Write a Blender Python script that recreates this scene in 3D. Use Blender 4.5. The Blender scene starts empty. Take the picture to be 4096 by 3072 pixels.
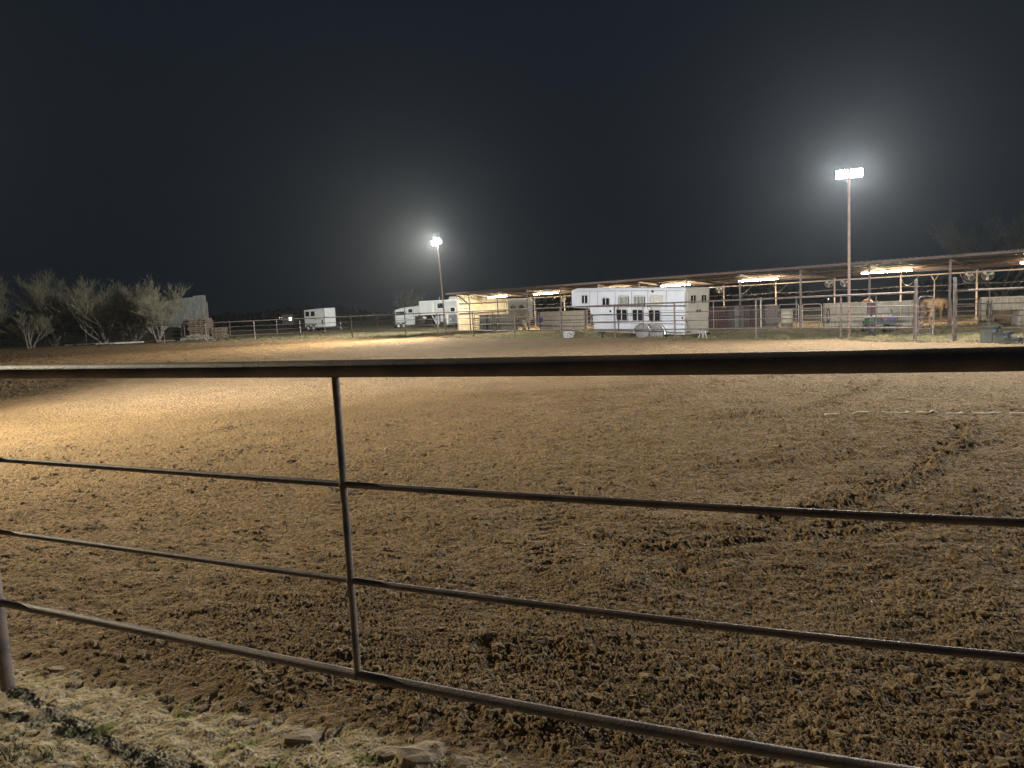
import bpy, math, random
import numpy as np
from mathutils import Vector, Matrix
random.seed(7); RNG = np.random.default_rng(11)
sc = bpy.context.scene; COL = sc.collection
R = math.radians
# ------------------------------------------------------------------ camera
PITCH, ROLL, CAMH, FPX = R(6.26), R(2.76), 1.68, 2840.0
fwd = Vector((0, math.cos(PITCH), -math.sin(PITCH))); up0 = Vector((0, math.sin(PITCH), math.cos(PITCH))); rt0 = Vector((1, 0, 0))
RT = rt0*math.cos(ROLL) - up0*math.sin(ROLL); UP = up0*math.cos(ROLL) + rt0*math.sin(ROLL)
cam = bpy.data.objects.new('camera', bpy.data.cameras.new('camera')); COL.objects.link(cam)
cam.data.sensor_width = 36; cam.data.lens = FPX/4096*36; cam.data.clip_start = .05; cam.data.clip_end = 5000
m = Matrix.Identity(4)
for i in range(3): m[i][0], m[i][1], m[i][2] = RT[i], UP[i], -fwd[i]
m[2][3] = CAMH; cam.matrix_world = m; sc.camera = cam
# ------------------------------------------------------------------ night sky
w = bpy.data.worlds.new('World'); sc.world = w; w.use_nodes = True
nt = w.node_tree; nt.nodes.clear()
tc = nt.nodes.new('ShaderNodeTexCoord'); sx = nt.nodes.new('ShaderNodeSeparateXYZ'); rp = nt.nodes.new('ShaderNodeValToRGB')
bg = nt.nodes.new('ShaderNodeBackground'); wo = nt.nodes.new('ShaderNodeOutputWorld')
nt.links.new(tc.outputs['Generated'], sx.inputs[0]); nt.links.new(sx.outputs[2], rp.inputs[0]); nt.links.new(rp.outputs[0], bg.inputs[0]); nt.links.new(bg.outputs[0], wo.inputs[0])
rp.color_ramp.elements[0].position = 0.0; rp.color_ramp.elements[0].color = (.0045, .0068, .0105, 1)
rp.color_ramp.elements[1].position = .45; rp.color_ramp.elements[1].color = (.0068, .0105, .0165, 1)
bg.inputs[1].default_value = 1.0
sc.view_settings.view_transform = 'Standard'; sc.view_settings.look = 'None'; sc.view_settings.exposure = 0; sc.view_settings.gamma = 1
sc.render.engine = 'CYCLES'; sc.cycles.use_denoising = True; sc.cycles.denoising_prefilter = 'NONE'
try: sc.cycles.denoiser = 'OPENIMAGEDENOISE'
except Exception: pass
sc.cycles.max_bounces = 5; sc.cycles.diffuse_bounces = 3; sc.cycles.glossy_bounces = 2; sc.cycles.transmission_bounces = 3; sc.cycles.volume_bounces = 0
sc.cycles.use_adaptive_sampling = False; sc.cycles.caustics_reflective = False; sc.cycles.caustics_refractive = False; sc.cycles.sample_clamp_indirect = 4
# light powers (watts)
P_POLE_LEFT, P_POLE_RIGHT, P_SIDE, P_EAST = (2600, 40000, 24000), (1200, 1200), (21000, 11500), (1900, 1300)
# ------------------------------------------------------------------ helpers
def link(o, parent=None):
    COL.objects.link(o)
    if parent: o.parent = parent
    return o
def tag(o, label=None, cat=None, group=None, kind=None):
    if label: o['label'] = label
    if cat: o['category'] = cat
    if group: o['group'] = group
    if kind: o['kind'] = kind
    return o
def thing(name, label, cat, loc=(0, 0, 0), rz=0, group=None, ry=0):
    o = bpy.data.objects.new(name, None); o.empty_display_size = .2
    link(o); o.location = loc; o.rotation_euler = (0, ry, rz)
    return tag(o, label, cat, group)
def copy_tree(o, parent=None):
    c = o.copy(); link(c, parent)
    for ch in list(o.children): copy_tree(ch, c)
    return c
def ray(px, py): return fwd + RT*((px-2048)/FPX) + UP*((1536-py)/FPX)
def G(px, py, z=0):
    d = ray(px, py); return Vector((0, 0, CAMH)) + d*((z-CAMH)/d.z)
def AT(px, py, Y):
    d = ray(px, py); return Vector((0, 0, CAMH)) + d*(Y/d.y)
class MB:
    def __init__(s): s.v = []; s.f = []; s.sm = []
    def add(s, vs, fs, smooth=False):
        n = len(s.v); s.v += [tuple(p) for p in vs]; s.f += [tuple(n+i for i in f) for f in fs]; s.sm += [smooth]*len(fs)
    def box(s, c, d, rz=0, M=None):
        hx, hy, hz = d[0]/2, d[1]/2, d[2]/2
        vs = [Vector((x, y, z)) for x in (-hx, hx) for y in (-hy, hy) for z in (-hz, hz)]
        if M is None: M = Matrix.Rotation(rz, 3, 'Z')
        vs = [M @ q + Vector(c) for q in vs]
        s.add(vs, [(0, 1, 3, 2), (4, 6, 7, 5), (0, 4, 5, 1), (2, 3, 7, 6), (0, 2, 6, 4), (1, 5, 7, 3)])
        return s
    def bar(s, p, q, w, h):      # rectangular bar from p to q
        p, q = Vector(p), Vector(q); d = (q-p); L = d.length; d.normalize()
        a = Vector((0, 0, 1)) if abs(d.z) < .95 else Vector((0, 1, 0))
        u = d.cross(a).normalized(); v = u.cross(d).normalized()
        M = Matrix((d, u, v)).transposed(); return s.box((p+q)/2, (L, w, h), M=M)
    def tube(s, pts, r, n=10, cap=True, closed=False):
        pts = [Vector(p) for p in pts]; k = len(pts); rs = r if isinstance(r, (list, tuple)) else [r]*k
        vs = []; prev = None
        for i, p in enumerate(pts):
            a = pts[(i-1) % k] if (i > 0 or closed) else p; b = pts[(i+1) % k] if (i < k-1 or closed) else p
            d = (b-a).normalized()
            if prev is None:
                ref = Vector((0, 0, 1)) if abs(d.z) < .9 else Vector((1, 0, 0)); u = d.cross(ref).normalized()
            else:
                u = (prev - d*prev.dot(d)).normalized()
            prev = u; v = d.cross(u)
            for j in range(n):
                t = 2*math.pi*j/n; vs.append(p + (u*math.cos(t) + v*math.sin(t))*rs[i])
        fs = []
        for i in range(k if closed else k-1):
            for j in range(n):
                a, b = i*n+j, i*n+(j+1) % n; c, d_ = ((i+1) % k)*n+(j+1) % n, ((i+1) % k)*n+j
                fs.append((a, b, c, d_))
        s.add(vs, fs, True)
        if cap and not closed: s.add(vs[:n], [tuple(range(n))[::-1]]); s.add(vs[-n:], [tuple(range(n))])
        return s
    def lathe(s, prof, c=(0, 0, 0), n=24, axis='z', smooth=True):
        vs = []
        for (r, z) in prof:
            for j in range(n):
                t = 2*math.pi*j/n; a, b = r*math.cos(t), r*math.sin(t)
                vs.append(Vector(c) + (Vector((a, b, z)) if axis == 'z' else Vector((a, z, b)) if axis == 'y' else Vector((z, a, b))))
        fs = [(i*n+j, i*n+(j+1) % n, (i+1)*n+(j+1) % n, (i+1)*n+j) for i in range(len(prof)-1) for j in range(n)]
        s.add(vs, fs, smooth); return s
    def prism(s, poly, y0, y1):   # polygon in xz, extruded along y
        n = len(poly); vs = [(x, y0, z) for x, z in poly] + [(x, y1, z) for x, z in poly]
        fs = [(i, (i+1) % n, n+(i+1) % n, n+i) for i in range(n)] + [tuple(range(n))[::-1], tuple(range(n, 2*n))]
        s.add(vs, fs); return s
    def build(s, name, mat, parent=None, world=False, bevel=0, solid=0):
        me = bpy.data.meshes.new(name); vs = s.v
        if world and parent: o0 = parent.location; vs = [(x-o0.x, y-o0.y, z-o0.z) for x, y, z in vs]
        me.from_pydata(vs, [], s.f); me.materials.append(mat)
        me.polygons.foreach_set('use_smooth', s.sm); me.update()
        o = bpy.data.objects.new(name, me); link(o, parent)
        if solid: md = o.modifiers.new('solid', 'SOLIDIFY'); md.thickness = solid
        if bevel: md = o.modifiers.new('bevel', 'BEVEL'); md.width = bevel; md.segments = 2; md.limit_method = 'ANGLE'
        return o
def arc(c, r, a0, a1, n, u, v):
    c, u, v = Vector(c), Vector(u), Vector(v)
    return [c + u*r*math.cos(a0+(a1-a0)*i/n) + v*r*math.sin(a0+(a1-a0)*i/n) for i in range(n+1)]
# ------------------------------------------------------------------ materials
def mat(name, col, rough=.6, metal=0, var=.25, scale=8, bump=.0, bscale=60, col2=None, stretch=None, spec=.5, detail=6, emit=None):
    mt = bpy.data.materials.new(name); mt.use_nodes = True; n = mt.node_tree.nodes; l = mt.node_tree.links
    b = n['Principled BSDF']; b.inputs['Roughness'].default_value = rough; b.inputs['Metallic'].default_value = metal
    b.inputs['Specular IOR Level'].default_value = spec
    t = n.new('ShaderNodeTexCoord'); mp = n.new('ShaderNodeMapping'); l.new(t.outputs['Object'], mp.inputs[0])
    if stretch: mp.inputs['Scale'].default_value = stretch
    nz = n.new('ShaderNodeTexNoise'); nz.inputs['Scale'].default_value = scale; nz.inputs['Detail'].default_value = detail; l.new(mp.outputs[0], nz.inputs['Vector'])
    r = n.new('ShaderNodeValToRGB'); l.new(nz.outputs[0], r.inputs[0])
    c2 = col2 or tuple(c*(1-var) for c in col); c1 = col if col2 else tuple(min(1, c*(1+var)) for c in col)
    r.color_ramp.elements[0].position = .35; r.color_ramp.elements[0].color = (*c2, 1)
    r.color_ramp.elements[1].position = .65; r.color_ramp.elements[1].color = (*c1, 1)
    l.new(r.outputs[0], b.inputs['Base Color'])
    if bump:
        nb = n.new('ShaderNodeTexNoise'); nb.inputs['Scale'].default_value = bscale; nb.inputs['Detail'].default_value = 5; l.new(mp.outputs[0], nb.inputs['Vector'])
        bp = n.new('ShaderNodeBump'); bp.inputs['Strength'].default_value = bump; bp.inputs['Distance'].default_value = .01
        l.new(nb.outputs[0], bp.inputs['Height']); l.new(bp.outputs[0], b.inputs['Normal'])
    if emit: b.inputs['Emission Color'].default_value = (*emit[0], 1); b.inputs['Emission Strength'].default_value = emit[1]
    return mt
M = dict(
    rust=mat('rusty_pipe', (.30, .215, .17), .55, .0, col2=(.12, .105, .10), scale=7, bump=.35, bscale=180),
    rustdk=mat('dark_rusty_pipe', (.24, .19, .175), .6, .1, col2=(.12, .10, .095), scale=9, bump=.35, bscale=160),
    pole=mat('pole_steel', (.34, .25, .21), .6, .2, col2=(.24, .17, .14), scale=5),
    galv=mat('galvanised', (.42, .42, .42), .45, .6, var=.15),
    wire=mat('wire', (.30, .28, .27), .5, .5, var=.1),
    roof=mat('roof_sheet', (.095, .082, .078), .42, .35, var=.15, scale=3),
    redsteel=mat('red_oxide_steel', (.11, .072, .06), .55, .1, var=.2, scale=4),
    whitesteel=mat('pale_painted_steel', (.48, .39, .33), .5, .1, var=.1, scale=4),
    cream=mat('cream_sheet', (.74, .67, .50), .45, .1, var=.08, scale=2),
    wood=mat('weathered_wood', (.50, .45, .35), .85, 0, col2=(.28, .245, .19), scale=5, stretch=(6, 6, .5), bump=.4, bscale=40),
    woodm=mat('maroon_wood', (.16, .07, .065), .8, 0, col2=(.10, .05, .05), scale=5, stretch=(6, 6, .5)),
    woodg=mat('grey_brown_wood', (.20, .16, .15), .85, 0, col2=(.11, .09, .085), scale=5, stretch=(6, 6, .5)),
    woodpale=mat('pale_wood', (.40, .38, .34), .85, 0, var=.2, scale=5),
    twood=mat('timber', (.24, .18, .12), .9, 0, col2=(.10, .08, .06), scale=6, bump=.3),
    white=mat('white_aluminium', (.70, .75, .84), .38, .1, var=.05, scale=2),
    whiteb=mat('white_sheet', (.66, .67, .66), .42, .05, var=.06, scale=2),
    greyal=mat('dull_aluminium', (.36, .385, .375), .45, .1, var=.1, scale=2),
    creamdoor=mat('cream_door', (.62, .58, .50), .45, .05, var=.06, scale=2),
    trim=mat('bright_trim', (.75, .75, .74), .3, .7, var=.05),
    dark=mat('dark_trim', (.02, .02, .022), .5, 0, var=.3),
    glass=mat('dark_glass', (.012, .015, .02), .12, 0, var=.2),
    rubber=mat('rubber', (.025, .025, .027), .75, 0, var=.3),
    cover=mat('tyre_cover', (.27, .265, .29), .7, 0, var=.12, scale=3, bump=.3, bscale=12),
    red=mat('red_plastic', (.35, .03, .03), .4), blue=mat('blue_plastic', (.05, .06, .20), .5), green=mat('green_plastic', (.05, .14, .07), .5), pink=mat('red_bin', (.28, .08, .09), .5),
    black=mat('black_plastic', (.035, .04, .042), .5, 0, var=.4, scale=6),
    slate=mat('grey_plastic', (.10, .115, .115), .55, 0, var=.25, scale=5),
    tub=mat('cream_plastic', (.62, .58, .48), .5, 0, var=.08),
    barrel=mat('brown_barrel', (.20, .14, .085), .5, 0, var=.3, scale=3),
    bark=mat('bark', (.17, .155, .125), .9, 0, var=.35, scale=10), twig=mat('twigs', (.23, .215, .15), .9, 0, var=.4, scale=3),
    leaf=mat('tree_leaf', (.13, .15, .08), .8, 0, var=.35, scale=3), leafo=mat('olive_leaf', (.20, .195, .115), .8, 0, var=.35, scale=3),
    brush=mat('brush', (.07, .07, .05), .9, 0, var=.4, scale=3),
    sheet=mat('old_galvanised_sheet', (.33, .34, .32), .6, .3, col2=(.13, .135, .13), scale=4, stretch=(5, 5, .35)),
    rock=mat('rubble', (.36, .33, .27), .9, 0, col2=(.14, .12, .10), scale=6, bump=.5),
    rocks=mat('sandstone', (.42, .33, .21), .9, 0, col2=(.28, .21, .135), scale=9, bump=.5, bscale=80),
    coat=mat('palomino_coat', (.46, .28, .13), .7, 0, var=.25, scale=3), coat2=mat('sorrel_coat', (.40, .20, .09), .7, 0, var=.3, scale=3),
    mane=mat('mane', (.20, .11, .06), .8), hoof=mat('hoof', (.06, .05, .04), .6),
    rope=mat('white_rope', (.78, .72, .60), .8, 0, var=.1),
    grass=mat('grass_blades', (.075, .11, .03), .9, 0, col2=(.04, .065, .02), scale=2), drygrass=mat('dry_grass_blades', (.34, .31, .15), .85, 0, col2=(.16, .19, .07), scale=1.2),
)
def emitmat(name, col, s):
    mt = bpy.data.materials.new(name); mt.use_nodes = True; n = mt.node_tree.nodes; n.clear()
    e = n.new('ShaderNodeEmission'); e.inputs[0].default_value = (*col, 1); e.inputs[1].default_value = s
    o = n.new('ShaderNodeOutputMaterial'); mt.node_tree.links.new(e.outputs[0], o.inputs[0]); return mt
M['lens'] = emitmat('lamp_lens', (1, .96, .84), 60)
M['lens'].cycles.emission_sampling = 'NONE'
M['tube'] = emitmat('lit_tube', (1, .83, .53), 260)
M['spark'] = emitmat('distant_bulb', (1, .9, .7), 3)
# ------------------------------------------------------------------ key places
NEAR = [(-9.0, 5.7), (-6.4, 4.85), (-4.3, 3.98), (-2.42, 3.19), (-.59, 2.37), (.39, 1.955), (1.24, 1.64), (3.1, 1.05), (5.4, .55), (9, 0.1)]
FAR = [(-60, 76), (-51.5, 72.5), (-43.7, 67.3), (-37.1, 62.5), (-27.9, 57.6), (-23.9, 56.2), (-20.0, 56.0), (-16.0, 54.6), (-11.0, 49.8), (-6.75, 46.4), (-4.32, 43.0), (-2.01, 39.87), (.28, 36.4), (2.49, 34.4), (4.7, 31.7), (6.72, 28.9), (9.23, 26.6), (11.15, 23.9), (12.4, 21.75)]
RIGHTF = [(13.2, 21.02), (13.95, 19.2), (15.4, 16.4), (17.4, 13.2)]
B0 = Vector((-3.9, 53.6, 0)); BD = Vector((.666, -.746, 0)); BN = Vector((.746, .666, 0)); BROT = math.atan2(-.746, .666)
def B(t, w_, z=0): return B0 + BD*t + BN*w_ + Vector((0, 0, z))
# ------------------------------------------------------------------ the ground
def fftnoise(n, lo, hi, seed, power=0.0):
    g = np.random.default_rng(seed); f = np.fft.fft2(g.standard_normal((n, n)))
    k = np.fft.fftfreq(n)*n; kk = np.hypot(k[:, None], k[None, :]); kk[0, 0] = 1
    a = np.where((kk >= lo) & (kk <= hi), kk**(-power), 0); r = np.fft.ifft2(f*a).real
    return (r/r.std()).astype(np.float32)
def clodtile(n, size, seed):
    g = np.random.default_rng(seed); h = np.zeros((n, n), np.float32); px = size/n
    for smin, smax, cnt in ((.03, .05, 30), (.018, .03, 500), (.010, .018, 6500), (.0055, .010, 36000)):
        cnt = int(cnt*(size/4.0)**2)
        for _ in range(cnt):
            s = g.uniform(smin, smax); cx, cy = g.uniform(0, n, 2); rr = int(s/px*1.4)+1
            ix = np.arange(int(cx)-rr, int(cx)+rr+1); iy = np.arange(int(cy)-rr, int(cy)+rr+1)
            a = g.uniform(0, math.pi); e = g.uniform(.65, 1.0)
            dx = (ix[:, None]-cx)*px; dy = (iy[None, :]-cy)*px
            u = (dx*math.cos(a)+dy*math.sin(a))/s; v = (-dx*math.sin(a)+dy*math.cos(a))/(s*e)
            q = 1-u*u-v*v
            b = np.sqrt(np.clip(q, 0, 1))*s*(g.uniform(.35, .7) if smax > .02 else g.uniform(.6, 1.05))
            jx = ix % n; jy = iy % n; sub = h[np.ix_(jx, jy)]
            h[np.ix_(jx, jy)] = np.maximum(sub, b + sub*.35)*(b > 0) + sub*(b <= 0)
    h += np.abs(fftnoise(n, 45, 110, seed+5, .3))*.0062 + np.abs(fftnoise(n, 110, 300, seed+6, .3))*.0034
    h += fftnoise(n, 60, 500, seed+1, .5)*.0016 + fftnoise(n, 4, 60, seed+2, .8)*.0045
    return h
def sample(T, x, y, size, ang):
    n = T.shape[0]; c, s = math.cos(ang), math.sin(ang)
    u = ((x*c-y*s)/size*n) % n; v = ((x*s+y*c)/size*n) % n
    i = u.astype(int); j = v.astype(int); fu = u-i; fv = v-j; i %= n; j %= n; i1 = (i+1) % n; j1 = (j+1) % n
    return T[i, j]*(1-fu)*(1-fv)+T[i1, j]*fu*(1-fv)+T[i, j1]*(1-fu)*fv+T[i1, j1]*fu*fv
def hooftile(n, size, seed, cnt):
    g = np.random.default_rng(seed); h = np.zeros((n, n), np.float32); px = size/n
    for _ in range(cnt):
        cx, cy = g.uniform(0, n, 2); s = g.uniform(.05, .07); rr = int(.14/px)
        ix = np.arange(int(cx)-rr, int(cx)+rr+1); iy = np.arange(int(cy)-rr, int(cy)+rr+1); a = g.uniform(-.6, .6)
        dx = (ix[:, None]-cx)*px; dy = (iy[None, :]-cy)*px; u = dx*math.cos(a)+dy*math.sin(a); v = -dx*math.sin(a)+dy*math.cos(a); d = np.hypot(u, v*.85)
        h[np.ix_(ix % n, iy % n)] += -.024*np.exp(-(d/s)**4)*(.6+.4*np.clip(v/s, -1, 1)) + .016*np.exp(-((d-s*1.35)/(s*.35))**2)*(v < .02)
    return h
TH = hooftile(500, 6.1, 33, 34)
T1 = clodtile(1300, 3.4, 3); T2 = clodtile(1050, 2.7, 9); TL = fftnoise(512, 2, 60, 5, 1.3); TM = fftnoise(512, 2, 30, 8, 1.0); TF = fftnoise(1024, 20, 400, 15, .7)
def polydist(x, y, pts):
    d = np.full(x.shape, 1e9); sg = np.zeros(x.shape)
    for (ax, ay), (bx, by) in zip(pts[:-1], pts[1:]):
        vx, vy = bx-ax, by-ay; L = vx*vx+vy*vy
        t = np.clip(((x-ax)*vx+(y-ay)*vy)/L, 0, 1); ex, ey = x-ax-t*vx, y-ay-t*vy; q = np.hypot(ex, ey)
        s = np.sign(vx*ey-vy*ex); mk = q < d; d = np.where(mk, q, d); sg = np.where(mk, s, sg)
    return d, sg
TRACKS = [([(2.6, 9.5), (3.43, 9.68), (4.24, 10.03), (4.84, 10.64), (5.91, 11.85), (6.6, 12.7)], .085, .055),
          ([(.12, 8.47), (2.19, 9.54), (3.43, 9.68)], .09, .028),
          ([(1.9, 5.25), (2.55, 5.53), (3.18, 5.91), (3.65, 6.27), (4.19, 6.98), (4.73, 7.43), (5.3, 8.2)], .085, .06),
          ([(.7, 4.65), (1.74, 4.75), (2.07, 4.81), (2.45, 4.89), (3.03, 5.02), (3.37, 5.09), (3.82, 5.22), (5, 5.6)], .09, .042),
          ([(-.6, 13.2), (2.13, 13.33), (3.85, 13.89), (6, 15)], .16, .045), ([(.9, 10.74), (2.68, 11.69), (3.54, 12.95), (4.2, 14.5)], .14, .04),
          ([(1.9, 6.9), (3.4, 7.1), (5.2, 7.5)], .10, .035), ([(-5, 17), (0, 19), (6, 19.5)], .25, .05), ([(-14, 25), (-6, 27), (2, 24.5)], .3, .06),
          ([(-.2, 3.2), (1.2, 3.0), (2.6, 2.7)], .07, .012), ([(-4.6, 9.6), (-4.25, 10.6), (-3.9, 12.2)], .07, .03), ([(-3.9, 7.2), (-3.5, 8.1), (-3.4, 8.8)], .06, .03)]
TREADS = [([(-1.6, 6.0), (-1.35, 7.2), (-1.0, 8.6)], .11), ([(.1, 4.3), (.2, 5.2), (.42, 6.2)], .11), ([(1.5, 8.9), (1.9, 10.4), (2.6, 12)], .12), ([(-3.2, 12.2), (-.5, 11.6), (2.2, 12.1)], .12)]
SAND = [(-8, 5.75), (-4.2, 4.15), (-2.66, 3.43), (-2.12, 3.24), (-1.82, 3.11), (-1.55, 2.96), (-1.17, 2.84), (-.71, 2.66), (-.53, 2.64), (-.15, 2.46), (.6, 2.05), (1.6, 1.5), (3, .7), (9, -1)]
def side(x, y, pts):   # signed distance, positive on the left of the walking direction
    d, s = polydist(x, y, pts); return d*s
def smooth(v, a, b): t = np.clip((v-a)/(b-a), 0, 1); return t*t*(3-2*t)
GR = [(x, y) for x, y in FAR] + RIGHTF
def ground_fields(x, y):
    wob = sample(TM, x, y, 9.0, .3)
    dfar = side(x, y, GR) + wob*.22 - .25          # >0 beyond the far fence
    dnear = side(x, y, SAND) + sample(TM, x, y, 1.3, 1.1)*.045   # <0 on the viewer's side
    out = smooth(dfar, -.25, .25); sand = 1-smooth(dnear, -.05, .06)
    dirt = (1-out)*(1-sand)
    barn = np.abs((x-B0.x)*BN.x+(y-B0.y)*BN.y-2.4) < 2.9
    tt = (x-B0.x)*BD.x+(y-B0.y)*BD.y; barn = (barn & (tt > -.3) & (tt < 48)).astype(float)
    return dirt, sand, out, barn
def ground_height(x, y, f=None):
    dirt, sand, out, barn = f or ground_fields(x, y)
    r = np.hypot(x, y)
    lo = sample(TL, x, y, 11.0, .7)
    amt = np.clip(.66 + .07*lo + .02*np.clip(x, -3, 3)/3 + .12*np.clip((4.5-r)/3, 0, 1), .54, .92)
    c = np.maximum(sample(T1, x, y, 3.4, .35), sample(T2, x, y, 2.7, 2.1)*.92)
    c = c*amt*(1 + .6*np.clip((r-6)/18, 0, 1)) + sample(T1, x, y, 6.3, 1.2)*.62*np.clip((r-3.5)/6, 0, 1)
    h = c + lo*.008 + sample(TL, x, y, 37, .2)*.02
    for pts, wd, dp in TRACKS:
        d, s = polydist(x, y, pts); d = d*(1+.25*sample(TM, x, y, 1.7, .9))
        rag = np.clip(.75+.5*sample(TM, x, y, .9, .2), .1, 1.7)
        h += .62*dp*rag*(np.exp(-((d*s+wd*.7)/(wd*.62))**2)*1.0 - np.exp(-((d*s-wd*.6)/(wd*.75))**2)*.95)
    h += sample(TH, x, y, 6.1, .5)*np.clip(.7+.5*sample(TM, x, y, 7, .4), 0, 1.3)
    for pts, wd in TREADS:
        d, s = polydist(x, y, pts); m_ = smooth(wd-d, 0, .03)*np.clip(.8+.5*sample(TM, x, y, 1.9, .6), 0, 1.2)
        ax, ay = pts[0]; bx, by = pts[-1]; L_ = math.hypot(bx-ax, by-ay); al = ((x-ax)*(bx-ax)+(y-ay)*(by-ay))/L_
        h = h*(1-.35*np.clip(m_, 0, 1)) + m_*(.009*np.sign(np.sin(2*math.pi*(al+s*d*.5)/.115))*1 - .006)
    # rolls of loose dirt by the near fence and faint harrow rows
    h += .007*np.sin((x*.25+y*.97)*2*math.pi/.27 + sample(TM, x, y, 6, 0)*1.5)*np.clip(sample(TL, x, y, 8, 1.9), 0, 1)
    hs = .0022*sample(TF, x, y, 1.5, .4) + .006*sample(TM, x, y, 2.0, .8) + .6*sample(T2, x, y, 2.9, .9)*np.clip(sample(TM, x, y, 1.1, .3)-.8, 0, 1)
    ho = .02*sample(TF, x, y, 3.7, .4) + .05*sample(TM, x, y, 9, .8) + .01
    ho = ho*(1-barn)+barn*(.004*sample(TF, x, y, 3.7, .4)+.01)
    hm_ = smooth(side(x, y, SAND), -.04, .40)*.85+.15
    return h*dirt*hm_ + (hs-.002)*sand + ho*out
def build_ground():
    NA = 1450; a0, a1 = R(-56), R(56)
    rad = [.25]
    while rad[-1] < 2600:
        r_ = rad[-1]; rad.append(r_ + (.06 if r_ < 1.3 else r_*.0017 if r_ < 16 else r_*.0036 if r_ < 45 else r_*.02 if r_ < 150 else r_*.12))
    rad = np.array(rad); A = np.linspace(a0, a1, NA)
    A_, R_ = np.meshgrid(A, rad); x = (R_*np.sin(A_)).ravel(); y = (R_*np.cos(A_)).ravel()
    f = ground_fields(x, y); z = ground_height(x, y, f)
    far_ = smooth(np.hypot(x, y), 110, 200); z = z*(1-far_)
    NR = len(rad); co = np.stack([x, y, z], 1).astype(np.float32)
    me = bpy.data.meshes.new('ground'); me.vertices.add(len(co)); me.vertices.foreach_set('co', co.ravel())
    i = np.arange(NR-1)[:, None]*NA + np.arange(NA-1)[None, :]
    q = np.stack([i, i+NA, i+NA+1, i+1], -1).reshape(-1, 4)[:, ::-1]
    nf = len(q); me.loops.add(nf*4); me.polygons.add(nf)
    me.loops.foreach_set('vertex_index', q.ravel().astype(np.int32)); me.polygons.foreach_set('loop_start', np.arange(nf, dtype=np.int32)*4)
    me.polygons.foreach_set('use_smooth', np.ones(nf, bool)); me.update(); me.validate()
    at = me.color_attributes.new('zone', 'FLOAT_COLOR', 'POINT')
    cc = np.stack([f[1], f[2], f[3], np.ones_like(x)], 1).astype(np.float32); at.data.foreach_set('color', cc.ravel())
    o = bpy.data.objects.new('ground', me); link(o); tag(o, kind='structure')
    # material
    mt = bpy.data.materials.new('arena_ground'); mt.use_nodes = True; n = mt.node_tree.nodes; l = mt.node_tree.links; b = n['Principled BSDF']
    b.inputs['Roughness'].default_value = .95; b.inputs['Specular IOR Level'].default_value = .15
    geo = n.new('ShaderNodeNewGeometry'); zn = n.new('ShaderNodeVertexColor'); zn.layer_name = 'zone'; sp = n.new('ShaderNodeSeparateColor'); l.new(zn.outputs[0], sp.inputs[0])
    def noise(s, d=6):
        q_ = n.new('ShaderNodeTexNoise'); q_.inputs['Scale'].default_value = s; q_.inputs['Detail'].default_value = d; l.new(geo.outputs['Position'], q_.inputs['Vector']); return q_.outputs[0]
    def ramp(src, c0, c1, p0=.35, p1=.65):
        q_ = n.new('ShaderNodeValToRGB'); l.new(src, q_.inputs[0]); e = q_.color_ramp.elements
        e[0].position = p0; e[0].color = (*c0, 1); e[1].position = p1; e[1].color = (*c1, 1); return q_.outputs[0]
    def mix(fac, c0, c1, mode='MIX'):
        q_ = n.new('ShaderNodeMix'); q_.data_type = 'RGBA'; q_.blend_type = mode
        if isinstance(fac, float): q_.inputs[0].default_value = fac
        else: l.new(fac, q_.inputs[0])
        l.new(c0, q_.inputs[6]); l.new(c1, q_.inputs[7]); return q_.outputs[2]
    dirt = mix(.5, ramp(noise(1.3), (.265, .183, .105), (.37, .255, .140)), ramp(noise(26, 4), (.20, .142, .085), (.43, .30, .165)))
    sand = mix(.5, ramp(noise(5), (.48, .385, .24), (.62, .51, .33)), ramp(noise(45, 4), (.34, .26, .16), (.56, .45, .29)))
    mossy = ramp(noise(7, 5), (1, 1, 1), (.38, .50, .26), .54, .68); sand = mix(.9, sand, mossy, 'MULTIPLY')
    gr = mix(.5, ramp(noise(.55, 5), (.34, .27, .15), (.22, .21, .10), .42, .60), ramp(noise(9, 5), (.16, .15, .075), (.34, .28, .16)))
    bd = ramp(noise(3), (.42, .30, .19), (.50, .38, .25))
    c = mix(sp.outputs[0], dirt, sand); c = mix(sp.outputs[1], c, gr); c = mix(sp.outputs[2], c, bd); l.new(c, b.inputs['Base Color'])
    bp = n.new('ShaderNodeBump'); bp.inputs['Distance'].default_value = .026; sm_ = n.new('ShaderNodeMath'); sm_.operation = 'MULTIPLY_ADD'; l.new(sp.outputs[0], sm_.inputs[0]); sm_.inputs[1].default_value = -.72; sm_.inputs[2].default_value = 1.0; l.new(sm_.outputs[0], bp.inputs['Strength'])
    n1 = noise(90, 6); n2 = noise(22, 5); ma = n.new('ShaderNodeMath'); ma.operation = 'MULTIPLY_ADD'; l.new(n2, ma.inputs[0]); ma.inputs[1].default_value = 2.6; l.new(n1, ma.inputs[2]); l.new(ma.outputs[0], bp.inputs['Height']); l.new(bp.outputs[0], b.inputs['Normal'])
    me.materials.append(mt)
    far = MB(); far.add([(-3000, -3000, -.25), (3000, -3000, -.25), (3000, 3000, -.25), (-3000, 3000, -.25)], [(0, 1, 2, 3)])
    fo = far.build('surrounding_ground', mt); tag(fo, kind='structure')
build_ground()
def gz(x, y): return float(ground_height(np.array([float(x)]), np.array([float(y)]))[0])
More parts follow.
